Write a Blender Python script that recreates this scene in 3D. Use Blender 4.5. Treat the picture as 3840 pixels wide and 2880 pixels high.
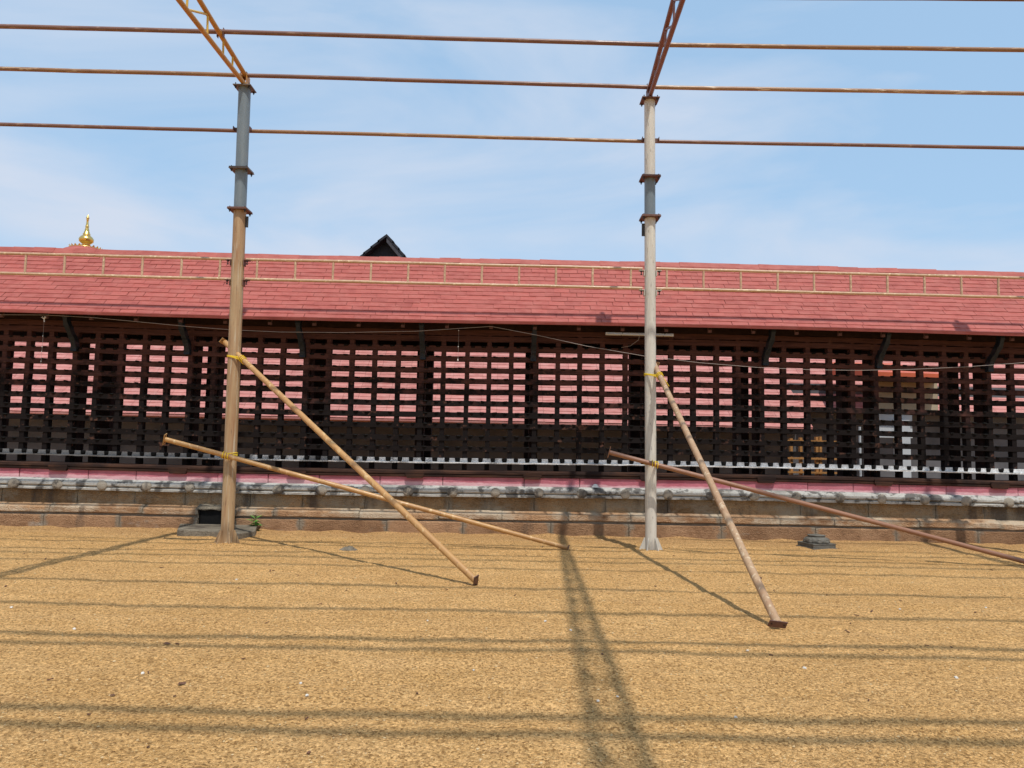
import bpy, bmesh, math, random
from math import radians, sin, cos, pi, sqrt, atan2
from mathutils import Vector, Matrix, noise as mnoise
import numpy as np

random.seed(7)
scene = bpy.context.scene
for o in list(bpy.data.objects):
    bpy.data.objects.remove(o)
col = scene.collection

# ------------------------------------------------------------------ camera
FPX = 2800.0                      # focal length in pixels of the 3840 px wide photograph
EYE = Vector((0, 0, 1.6))
PITCH = atan2(234, 2800.0)
ROLL = math.atan(.0205)
F_ = Vector((0, cos(PITCH), sin(PITCH)))
_R0 = Vector((1, 0, 0)); _U0 = Vector((0, -sin(PITCH), cos(PITCH)))
U_ = cos(ROLL) * _U0 - sin(ROLL) * _R0
R_ = cos(ROLL) * _R0 + sin(ROLL) * _U0
cd = bpy.data.cameras.new('camera'); cam = bpy.data.objects.new('camera', cd); col.objects.link(cam)
cd.sensor_width = 36; cd.lens = 36 * FPX / 3840; cd.clip_start = .05; cd.clip_end = 2000
m = Matrix.Identity(4)
for i in range(3):
    m[i][0] = R_[i]; m[i][1] = U_[i]; m[i][2] = -F_[i]; m[i][3] = EYE[i]
cam.matrix_world = m
scene.camera = cam
scene.render.resolution_x = 1024; scene.render.resolution_y = 768

# ------------------------------------------------------------------ light
SUN_TO = Vector((.155, -.48, 1)).normalized()
SUN_EL = math.asin(SUN_TO.z); SUN_AZ = atan2(SUN_TO.x, SUN_TO.y)
sl = bpy.data.lights.new('sun', 'SUN'); sl.energy = 3.0; sl.angle = radians(.7); sl.color = (1, .965, .91)
sun = bpy.data.objects.new('sun', sl); col.objects.link(sun)
sun.rotation_euler = (-SUN_TO).to_track_quat('-Z', 'Y').to_euler()
sun.location = (3, -9, 20)
world = bpy.data.worlds.new('World'); scene.world = world; world.use_nodes = True
wn = world.node_tree.nodes; wl = world.node_tree.links; wn.clear()
w_out = wn.new('ShaderNodeOutputWorld'); w_bg = wn.new('ShaderNodeBackground')
w_sky = wn.new('ShaderNodeTexSky'); w_sky.sky_type = 'NISHITA'; w_sky.sun_disc = False
w_sky.sun_elevation = SUN_EL; w_sky.sun_rotation = SUN_AZ; w_sky.air_density = 1.25; w_sky.dust_density = .8; w_sky.ozone_density = 1.6
w_bg.inputs[1].default_value = .13
w_tc = wn.new('ShaderNodeTexCoord')
w_map = wn.new('ShaderNodeMapping'); w_map.inputs['Scale'].default_value = (1.1, 1.0, 3.4); w_map.inputs['Rotation'].default_value = (.1, .5, .4)
w_n = wn.new('ShaderNodeTexNoise'); w_n.inputs['Scale'].default_value = 1.7; w_n.inputs['Detail'].default_value = 7; w_n.inputs['Roughness'].default_value = .52; w_n.inputs['Distortion'].default_value = .5
w_r = wn.new('ShaderNodeValToRGB'); w_r.color_ramp.elements[0].position = .40; w_r.color_ramp.elements[0].color = (.02, .02, .02, 1)
w_r.color_ramp.elements[1].position = .64; w_r.color_ramp.elements[1].color = (.95, .95, .95, 1)
w_mix = wn.new('ShaderNodeMix'); w_mix.data_type = 'RGBA'
w_mix.inputs[7].default_value = (3.95, 4.4, 5.2, 1)
w_veil = wn.new('ShaderNodeMix'); w_veil.data_type = 'RGBA'; w_veil.inputs[0].default_value = .72; w_veil.inputs[7].default_value = (2.45, 3.8, 5.35, 1)
wl.new(w_tc.outputs['Generated'], w_map.inputs[0]); wl.new(w_map.outputs[0], w_n.inputs[0]); wl.new(w_n.outputs[0], w_r.inputs[0])
wl.new(w_r.outputs[0], w_mix.inputs[0]); wl.new(w_sky.outputs[0], w_veil.inputs[6]); wl.new(w_veil.outputs[2], w_mix.inputs[6])
wl.new(w_mix.outputs[2], w_bg.inputs[0]); wl.new(w_bg.outputs[0], w_out.inputs[0])
scene.view_settings.view_transform = 'Standard'; scene.view_settings.look = 'None'
scene.view_settings.exposure = .35; scene.view_settings.gamma = 1; scene.view_settings.use_curve_mapping = False
try:
    scene.cycles.max_bounces = 8; scene.cycles.diffuse_bounces = 4
except Exception:
    pass

# ------------------------------------------------------------------ measuring helpers
def ray(x, y): return F_ + R_ * ((x - 1920) / FPX) - U_ * ((y - 1440) / FPX)
def at_y(x, y, Y): d = ray(x, y); return EYE + d * (Y / d.y)
def at_ground(x, y, z=0.0): d = ray(x, y); return EYE + d * ((z - EYE.z) / d.z)
WANG = radians(1.06); W0 = Vector((0, 13.67, 0))
WU = Vector((cos(WANG), sin(WANG), 0)); WV = Vector((-sin(WANG), cos(WANG), 0))
def to_world(u, v, z): return W0 + WU * u + WV * v + Vector((0, 0, z))
def wall_at(x, y, v):             # photo pixel -> (u, z) on the plane v behind the wall foot
    d = ray(x, y); p0 = W0 + WV * v
    P = EYE + d * ((p0 - EYE).dot(WV) / d.dot(WV)); q = P - W0
    return q.dot(WU), P.z
def bow(u): return .022 * sin(pi * u / 9) if abs(u) < 9 else 0.0   # the old wall is not quite level

# ------------------------------------------------------------------ materials
def hexmix(a, b, t): return tuple(a[i] * (1 - t) + b[i] * t for i in range(3))
class NT:
    def __init__(self, name):
        self.m = bpy.data.materials.new(name); self.m.use_nodes = True
        self.t = self.m.node_tree; self.n = self.t.nodes; self.l = self.t.links
        self.b = self.n['Principled BSDF']
        self.pos = self.n.new('ShaderNodeNewGeometry').outputs['Position']
    def link(self, a, b): self.l.new(a, b)
    def mapping(self, scale=(1, 1, 1), src=None, rot=(0, 0, 0)):
        k = self.n.new('ShaderNodeMapping'); k.inputs['Scale'].default_value = scale; k.inputs['Rotation'].default_value = rot
        self.link(src or self.pos, k.inputs[0]); return k.outputs[0]
    def noise(self, scale, detail=4, rough=.55, src=None, dist=0):
        k = self.n.new('ShaderNodeTexNoise'); k.inputs['Scale'].default_value = scale; k.inputs['Detail'].default_value = detail
        k.inputs['Roughness'].default_value = rough; k.inputs['Distortion'].default_value = dist
        self.link(src or self.pos, k.inputs['Vector']); return k.outputs[0]
    def voronoi(self, scale, feature='F1', src=None, out='Distance'):
        k = self.n.new('ShaderNodeTexVoronoi'); k.feature = feature; k.inputs['Scale'].default_value = scale
        self.link(src or self.pos, k.inputs['Vector']); return k.outputs[out]
    def ramp(self, fac, stops, interp='LINEAR'):
        k = self.n.new('ShaderNodeValToRGB'); e = k.color_ramp.elements; k.color_ramp.interpolation = interp
        while len(e) > len(stops): e.remove(e[-1])
        while len(e) < len(stops): e.new(1)
        for i, (p, c) in enumerate(stops):
            e[i].position = p; e[i].color = (c, c, c, 1) if isinstance(c, (int, float)) else (*c, 1)
        self.link(fac, k.inputs[0]); return k.outputs[0]
    def mix(self, fac, a, b, mode='MIX'):
        k = self.n.new('ShaderNodeMix'); k.data_type = 'RGBA'; k.blend_type = mode
        for i, v in ((0, fac), (6, a), (7, b)):
            if isinstance(v, (int, float)): k.inputs[i].default_value = v if i == 0 else (v, v, v, 1)
            elif isinstance(v, tuple): k.inputs[i].default_value = (*v, 1)
            else: self.link(v, k.inputs[i])
        return k.outputs[2]
    def math(self, op, a, b=0.0, clamp=False):
        k = self.n.new('ShaderNodeMath'); k.operation = op; k.use_clamp = clamp
        for i, v in ((0, a), (1, b)):
            if isinstance(v, (int, float)): k.inputs[i].default_value = v
            else: self.link(v, k.inputs[i])
        return k.outputs[0]
    def bump(self, h, strength=.5, dist=.01, normal=None):
        k = self.n.new('ShaderNodeBump'); k.inputs['Strength'].default_value = strength; k.inputs['Distance'].default_value = dist
        self.link(h, k.inputs['Height'])
        if normal: self.link(normal, k.inputs['Normal'])
        self.link(k.outputs[0], self.b.inputs['Normal']); return k.outputs[0]
    def rnd(self):
        return self.n.new('ShaderNodeObjectInfo').outputs['Random']
    def attr(self, name):
        k = self.n.new('ShaderNodeAttribute'); k.attribute_name = name; return k.outputs['Fac']
    def xyz(self, src=None):
        k = self.n.new('ShaderNodeSeparateXYZ'); self.link(src or self.pos, k.inputs[0]); return k.outputs
    def done(self, color, rough=.7, metal=0.0, spec=.4):
        if isinstance(color, tuple): self.b.inputs['Base Color'].default_value = (*color, 1)
        else: self.link(color, self.b.inputs['Base Color'])
        if isinstance(rough, (int, float)): self.b.inputs['Roughness'].default_value = rough
        else: self.link(rough, self.b.inputs['Roughness'])
        self.b.inputs['Metallic'].default_value = metal; self.b.inputs['Specular IOR Level'].default_value = spec
        return self.m

def mat_plain(name, c, rough=.7, metal=0, var=.25, scale=12, bump=.15, spec=.4):
    t = NT(name); n = t.noise(scale, 5)
    c2 = t.mix(t.ramp(n, [(.3, 0.), (.7, 1.)]), tuple(x * (1 - var) for x in c), tuple(min(1, x * (1 + var)) for x in c))
    if bump: t.bump(t.noise(scale * 6, 3), bump, .004)
    return t.done(c2, rough, metal, spec)

def mat_sand():
    t = NT('coarse sand')
    w = t.mapping((1, .75, 1))
    cell = t.n.new('ShaderNodeTexVoronoi'); cell.inputs['Scale'].default_value = 80; cell.inputs['Randomness'].default_value = 1
    t.link(w, cell.inputs['Vector'])
    d1 = cell.outputs['Distance']; cr = t.xyz(cell.outputs['Color'])[0]
    n1 = t.noise(38, 6, .68, w); n2 = t.noise(2.2, 5, .55, t.mapping((.6, 1.5, 1))); n3 = t.noise(.55, 3, .5); n4 = t.noise(110, 3, .6); n5 = t.noise(14, 4, .6, t.mapping((.7, 1.2, 1)))
    base = t.mix(t.ramp(n2, [(.32, 0.), (.68, 1.)]), (.60, .345, .130), (.70, .42, .176))
    base = t.mix(t.ramp(n3, [(.38, 0.), (.62, .35)]), base, (.54, .298, .108))
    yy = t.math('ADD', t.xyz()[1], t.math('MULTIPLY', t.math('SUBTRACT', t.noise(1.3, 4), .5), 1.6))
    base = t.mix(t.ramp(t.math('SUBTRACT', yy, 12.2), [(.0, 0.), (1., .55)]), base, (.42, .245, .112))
    sc = t.noise(1.7, 5, .7, t.mapping((1, 1.4, 1), rot=(0, 0, .5)), 1.2)
    base = t.mix(t.ramp(sc, [(.58, 0.), (.70, .55)]), base, (.41, .235, .105))
    base = t.mix(t.ramp(sc, [(.30, .5), (.40, 0.)]), base, (.76, .465, .20))
    grain = t.ramp(cr, [(0, (.40, .35, .28)), (.30, (.82, .80, .76)), (.75, (1.10, 1.08, 1.04)), (.96, (1.38, 1.40, 1.42))])
    c = t.mix(.95, base, grain, 'MULTIPLY')
    c = t.mix(t.ramp(n1, [(.33, .75), (.47, 0.)]), c, (.26, .145, .056))
    c = t.mix(t.ramp(n1, [(.55, 0.), (.68, .6)]), c, (.86, .57, .26))
    c = t.mix(t.ramp(n5, [(.34, .22), (.48, 0.)]), c, (.32, .185, .078))
    h = t.math('ADD', t.math('MULTIPLY', t.math('SUBTRACT', 1.0, d1), .55), t.math('MULTIPLY', n1, 1.3))
    h = t.math('ADD', h, t.math('ADD', t.math('MULTIPLY', n4, .5), t.math('MULTIPLY', n5, 1.2)))
    t.bump(h, 1.0, .022)
    return t.done(c, .95, 0, .1)

def streak_noise(t, sxy, sz, detail=4):
    return t.noise(1, detail, .6, t.mapping((sxy, sxy, sz)))

def mat_tube(name, base, alt, dark, amt=.5, rough=.45, metal=.0, scratch=None, along=(30, 30, 5), spec=.5):
    """weathered painted or rusty pipe: two tones in patches, dark specks and scratches"""
    t = NT(name)
    n = t.noise(1, 5, .6, t.mapping(along)); s = t.noise(1, 5, .62, t.mapping((along[0] * 2.4, along[1] * 2.4, along[2] * 2.4)))
    big = t.noise(1.1, 3, .5)
    c = t.mix(t.ramp(t.math('ADD', t.math('MULTIPLY', n, .6), t.math('MULTIPLY', big, .4)), [(.5 - .12, 0.), (.5 + .12, 1.)]), base, alt)
    c = t.mix(t.ramp(s, [(.60, 0.), (.68, amt)]), c, dark)
    if scratch:
        k = t.noise(1, 3, .5, t.mapping((along[0] * 1.7, along[1] * 1.7, along[2] * .8)), .4)
        c = t.mix(t.ramp(k, [(.585, 0.), (.66, .8)]), c, scratch)
    t.bump(s, .25, .004)
    r = t.ramp(n, [(.3, max(.1, rough - .12)), (.7, min(1., rough + .18))])
    return t.done(c, r, metal, spec)

M = {}
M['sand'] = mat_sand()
M['post_tan'] = mat_tube('rusty cream pipe', (.40, .275, .145), (.29, .155, .07), (.11, .058, .03), .85, .55, 0, (.46, .385, .27), (19, 19, 1.5))
M['post_cream'] = mat_tube('cream painted pipe', (.57, .54, .47), (.49, .45, .375), (.10, .08, .06), .75, .42, 0, (.62, .58, .48), (24, 24, 3.2))
M['post_blue'] = mat_tube('blue grey painted pipe', (.135, .165, .18), (.155, .185, .20), (.28, .30, .31), .25, .4, 0, None, (10, 10, 2))
M['flange'] = mat_tube('rusty flange steel', (.15, .068, .045), (.11, .055, .045), (.05, .03, .025), .6, .6, 0, None, (18, 18, 18))
M['flange_grey'] = mat_tube('grey flange steel', (.12, .11, .105), (.15, .12, .105), (.05, .04, .04), .5, .55, 0, None, (18, 18, 18))
M['bolt'] = mat_plain('dark bolt steel', (.04, .034, .03), .5, .3)
M['pipe_oxide'] = mat_tube('red oxide pipe', (.155, .075, .056), (.20, .10, .068), (.085, .042, .034), .5, .42, 0, (.30, .19, .135), (3, 30, 30))
M['pipe_tan'] = mat_tube('worn tan pipe', (.30, .165, .075), (.22, .115, .065), (.11, .055, .035), .55, .40, 0, (.50, .36, .22), (3, 30, 30))
M['pipe_pale'] = mat_tube('pale worn pipe', (.36, .235, .14), (.28, .15, .08), (.16, .08, .05), .55, .34, 0, (.66, .56, .42), (2.4, 30, 30))
M['truss_yellow'] = mat_tube('ochre painted truss', (.50, .255, .035), (.42, .195, .035), (.25, .11, .03), .45, .42, 0, None, (12, 4, 12))
M['truss_lace'] = mat_tube('yellow painted lacing', (.62, .40, .045), (.55, .33, .04), (.30, .16, .03), .4, .45, 0, None, (12, 12, 6))
M['truss_red'] = mat_tube('red oxide truss', (.165, .066, .048), (.20, .085, .056), (.09, .04, .03), .5, .42, 0, None, (12, 4, 12))
M['girder'] = mat_tube('bronze painted girder', (.43, .26, .15), (.53, .355, .22), (.20, .085, .04), .75, .40, 0, (.70, .55, .34), (9, 26, 26))
M['prop_tan'] = mat_tube('orange tan prop pipe', (.46, .255, .085), (.37, .19, .068), (.18, .085, .035), .6, .42, 0, (.58, .40, .19), (9, 9, 9))
M['prop_buff'] = mat_tube('buff prop pipe', (.42, .275, .155), (.33, .19, .10), (.16, .085, .045), .65, .5, 0, (.55, .42, .27), (12, 12, 8))
M['prop_red'] = mat_tube('red brown prop pipe', (.27, .13, .072), (.23, .108, .062), (.13, .055, .035), .4, .4, 0, None, (8, 12, 12))
M['rope'] = mat_plain('yellow rope', (.75, .52, .02), .55, 0, .2, 60, .2)
M['iron'] = mat_plain('sooty iron and drain shade', (.007, .0066, .0062), .7, 0, .4, 40, .3, .12)
M['bracket'] = mat_plain('blue black carved timber', (.010, .014, .020), .55, 0, .4, 20, .4, .3)
M['wood_dark'] = mat_plain('dark roof timber', (.024, .013, .011), .85, 0, .35, 9, .3, .1)
M['rafter'] = mat_plain('painted rafter tip', (.13, .065, .058), .8, 0, .25, 15, .2, .2)
M['gold'] = mat_plain('polished gold', (.75, .50, .16), .28, 1, .15, 8, .08)
M['black_tile'] = mat_plain('black painted tiles', (.018, .018, .024), .6, 0, .3, 14, .3, .3)
M['black_board'] = mat_plain('dark grey board', (.05, .048, .055), .6, 0, .3, 14, .3, .3)
M['white_tube'] = mat_plain('cream lamp housing', (.62, .57, .5), .4, 0, .08, 10, 0)
M['wire'] = mat_plain('pale wire', (.30, .25, .22), .5, 0, .1, 10, 0)
M['white'] = mat_plain('white scrap', (.75, .73, .68), .8, 0, .1, 30, .1)
M['grey_wall'] = mat_plain('grey plaster', (.105, .105, .112), .9, 0, .25, 1.6, .15, .2)
M['floor'] = mat_plain('dark stone floor', (.05, .045, .042), .7, 0, .3, 2, .2)
M['orange'] = mat_plain('orange sheet', (.50, .10, .04), .55, 0, .1, 3, 0)
M['tan_wall'] = mat_plain('tan plaster', (.36, .30, .21), .85, 0, .15, 3, .2)
M['white_paint'] = mat_plain('white paint', (.46, .48, .50), .6, 0, .08, 4, .05)
M['timber_orange'] = mat_plain('varnished orange timber', (.40, .19, .06), .5, 0, .2, 14, .1)
M['leaf'] = mat_plain('fresh green leaf', (.09, .22, .035), .45, 0, .35, 25, .1)
M['dry_leaf'] = mat_plain('dry brown leaf', (.12, .055, .03), .8, 0, .3, 30, .3)
M['pebble'] = mat_plain('pale pebble', (.58, .54, .47), .8, 0, .2, 30, .3)
M['pedestal'] = mat_plain('weathered grey stone', (.115, .105, .085), .75, 0, .3, 22, .5)

def mat_tile(name, c, attr=False, k=1.0):
    t = NT(name)
    r = t.attr('rnd') if attr else t.rnd()
    n = t.noise(5.5, 6, .62, t.mapping((.8, 1.6, 1.6))); f = t.noise(38, 4, .6, t.mapping((.5, 1, 1)))
    a = t.mix(t.ramp(r, [(0, 0.), (1, 1.)]), tuple(x * .88 for x in c), tuple(x * 1.10 for x in c))
    a = t.mix(t.ramp(n, [(.42, 0.), (.64, .5)]), a, tuple(x * y for x, y in zip(c, (1.22, 1.7, 1.75))))
    a = t.mix(t.ramp(n, [(.30, .5), (.44, 0.)]), a, tuple(x * y for x, y in zip(c, (.72, .65, .68))))
    a = t.mix(t.ramp(f, [(.62, 0.), (.74, .35)]), a, tuple(x * y for x, y in zip(c, (1.25, 1.7, 1.6))))
    t.bump(t.math('ADD', n, t.math('MULTIPLY', f, .35)), .35, .012)
    return t.done(a, .62, 0, .3)
M['tile'] = mat_tile('red painted roof tile', (.330, .077, .059))
M['tile_field'] = mat_tile('red painted roof tile courses', (.330, .077, .059), True)
M['far_tile'] = mat_tile('faded pink roof tile', (.43, .16, .135), True)

def mat_lattice():
    """brown paint overlaid with lamp soot, thickest low down where the oil lamps burn, in patches"""
    t = NT('sooted brown timber')
    z = t.xyz()[2]
    n = t.noise(2.3, 5, .6); n2 = t.noise(9, 4, .6); g = t.noise(1, 4, .6, t.mapping((2, 30, 30)))
    paint = t.mix(t.ramp(g, [(.35, 0.), (.65, 1.)]), (.060, .026, .021), (.096, .042, .034))
    soot = t.math('ADD', t.math('MULTIPLY', t.math('SUBTRACT', 3.15, z), .85), t.math('MULTIPLY', t.math('SUBTRACT', n, .5), 2.2))
    soot = t.math('ADD', soot, t.math('MULTIPLY', t.math('SUBTRACT', n2, .5), 1.3))
    s = t.ramp(soot, [(.0, 0.), (.62, .95)])
    c = t.mix(s, paint, (.0075, .007, .0068))
    flake = t.ramp(t.math('ADD', n2, t.math('MULTIPLY', n, .35)), [(.79, 0.), (.88, .8)])
    c = t.mix(flake, c, (.10, .048, .033))
    t.bump(t.math('ADD', n2, g), .4, .008)
    return t.done(c, .85, 0, .08)
M['lattice'] = mat_lattice()

def mat_white_ledge():
    t = NT('chipped white paint')
    n = t.noise(26, 5, .7); n2 = t.noise(2.6, 4, .6); n3 = t.noise(70, 3, .6)
    x = t.xyz()[0]
    c = t.mix(t.ramp(n, [(.35, 0.), (.65, 1.)]), (.42, .42, .415), (.76, .76, .75))
    c = t.mix(t.ramp(n3, [(.60, 0.), (.66, .75)]), c, (.08, .075, .07))
    left = t.ramp(t.math('ADD', t.math('MULTIPLY', x, -.05), t.math('ADD', n2, t.math('MULTIPLY', n3, .6))), [(.86, 0.), (1.12, .8)])
    c = t.mix(left, c, (.045, .043, .042))
    t.bump(n, .3, .006)
    return t.done(c, .7, 0, .3)
M['white_ledge'] = mat_white_ledge()

def mat_sill():
    t = NT('weathered red brown timber')
    g = t.noise(1, 5, .65, t.mapping((1.4, 20, 34))); n = t.noise(1.7, 5, .6)
    c = t.mix(t.ramp(g, [(.36, 0.), (.64, 1.)]), (.018, .010, .008), (.078, .038, .024))
    c = t.mix(t.ramp(n, [(.45, 0.), (.62, .8)]), c, (.017, .012, .011))
    t.bump(g, .6, .012)
    return t.done(c, .85, 0, .1)
M['sill'] = mat_sill()

def mat_pink():
    t = NT('pink limewash')
    n = t.noise(2.1, 6, .65); f = t.noise(22, 5, .65); z = t.xyz()[2]; r = t.rnd()
    c = t.mix(t.ramp(n, [(.36, 0.), (.64, 1.)]), (.39, .105, .135), (.50, .175, .205))
    c = t.mix(t.ramp(r, [(0, 0.), (1, .3)]), c, (.34, .12, .13))
    c = t.mix(t.ramp(f, [(.60, 0.), (.72, .6)]), c, (.26, .13, .12))
    c = t.mix(t.ramp(n, [(.66, 0.), (.76, .7)]), c, (.20, .15, .13))
    e = t.math('ADD', z, t.math('MULTIPLY', t.math('SUBTRACT', t.noise(3.5, 5), .5), .07))
    c = t.mix(t.ramp(e, [(.908, .9), (.93, 0.)]), c, (.66, .38, .39))
    t.bump(t.math('ADD', f, t.math('MULTIPLY', n, .7)), .6, .018)
    return t.done(c, .9, 0, .2)
M['pink'] = mat_pink()

def mat_cornice(name, light, boss=False):
    t = NT(name)
    n = t.noise(4.2, 6, .62); f = t.noise(30, 5, .65); n2 = t.noise(1.1, 4); n3 = t.noise(11, 4, .6)
    c = t.mix(t.ramp(f, [(.3, 0.), (.7, 1.)]), tuple(x * .72 for x in light), light)
    c = t.mix(t.ramp(n, [(.50, 0.), (.57, .85)]), c, (.065, .06, .055))
    c = t.mix(t.ramp(n2, [(.54, 0.), (.68, .65)]), c, (.13, .118, .10))
    c = t.mix(t.ramp(n3, [(.62, 0.), (.70, .6)]), c, (.26, .21, .15))
    t.bump(t.math('ADD', f, n3), .6, .014)
    return t.done(c, .88, 0, .2)
M['cornice'] = mat_cornice('lichened grey plaster', (.47, .455, .41))
M['boss'] = mat_cornice('worn plaster boss', (.34, .30, .24))

def mat_laterite(name, a, b, plaster, plaster_at, black):
    t = NT(name)
    n = t.noise(2.0, 6, .65); f = t.noise(55, 5, .7); p = t.noise(1.3, 6, .68, t.mapping((.8, 1, 1.6))); r = t.rnd()
    v = t.voronoi(60); s = t.noise(1, 5, .6, t.mapping((1.6, 1.6, .35)))
    c = t.mix(t.ramp(n, [(.40, 0.), (.60, 1.)]), a, b)
    m_ = t.noise(17, 5, .7, t.mapping((.7, 1, 1.4)))
    c = t.mix(t.ramp(m_, [(.36, .6), (.47, 0.)]), c, tuple(x * .55 for x in a))
    c = t.mix(t.ramp(m_, [(.58, 0.), (.68, .55)]), c, tuple(min(1, x * 1.45) for x in b))
    c = t.mix(t.ramp(r, [(0, .45), (.5, 0.), (1, 0.)]), c, tuple(x * .62 for x in a))
    c = t.mix(t.ramp(r, [(0, 0.), (.6, 0.), (1, .4)]), c, tuple(min(1, x * 1.3) for x in b))
    c = t.mix(t.ramp(f, [(.30, .75), (.46, 0.)]), c, tuple(x * .4 for x in a))
    gen = t.n.new('ShaderNodeTexCoord').outputs['Generated']
    ex = t.math('MINIMUM', t.xyz(gen)[0], t.math('SUBTRACT', 1.0, t.xyz(gen)[0]))
    ex = t.math('ADD', ex, t.math('MULTIPLY', t.math('SUBTRACT', t.noise(6, 5, .65), .5), .22))
    c = t.mix(t.ramp(ex, [(.01, .8), (.055, 0.)]), c, (.235, .205, .155))
    c = t.mix(t.ramp(p, [(plaster_at, 0.), (plaster_at + .13, .8)]), c, plaster)
    c = t.mix(t.ramp(s, [(.60 - black, 0.), (.70 - black, .78)]), c, (.085, .068, .055))
    t.bump(t.math('ADD', t.math('MULTIPLY', f, 1.0), t.math('ADD', v, n)), .9, .02)
    return t.done(c, .93, 0, .15)
M['laterite'] = mat_laterite('brown laterite block', (.275, .152, .08), (.40, .235, .128), (.44, .385, .31), .62, .035)
M['laterite_top'] = mat_laterite('chamfered laterite block', (.33, .182, .094), (.47, .285, .155), (.56, .46, .33), .46, .04)
M['laterite_recess'] = mat_laterite('crumbling recess stone', (.26, .168, .088), (.39, .27, .15), (.34, .295, .22), .47, .08)
M['mortar'] = mat_laterite('grey mortar', (.20, .16, .12), (.26, .22, .17), (.34, .31, .26), .6, .05)
M['concrete'] = mat_laterite('blackened concrete slab', (.17, .14, .10), (.27, .23, .17), (.32, .28, .22), .6, .06)

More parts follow.
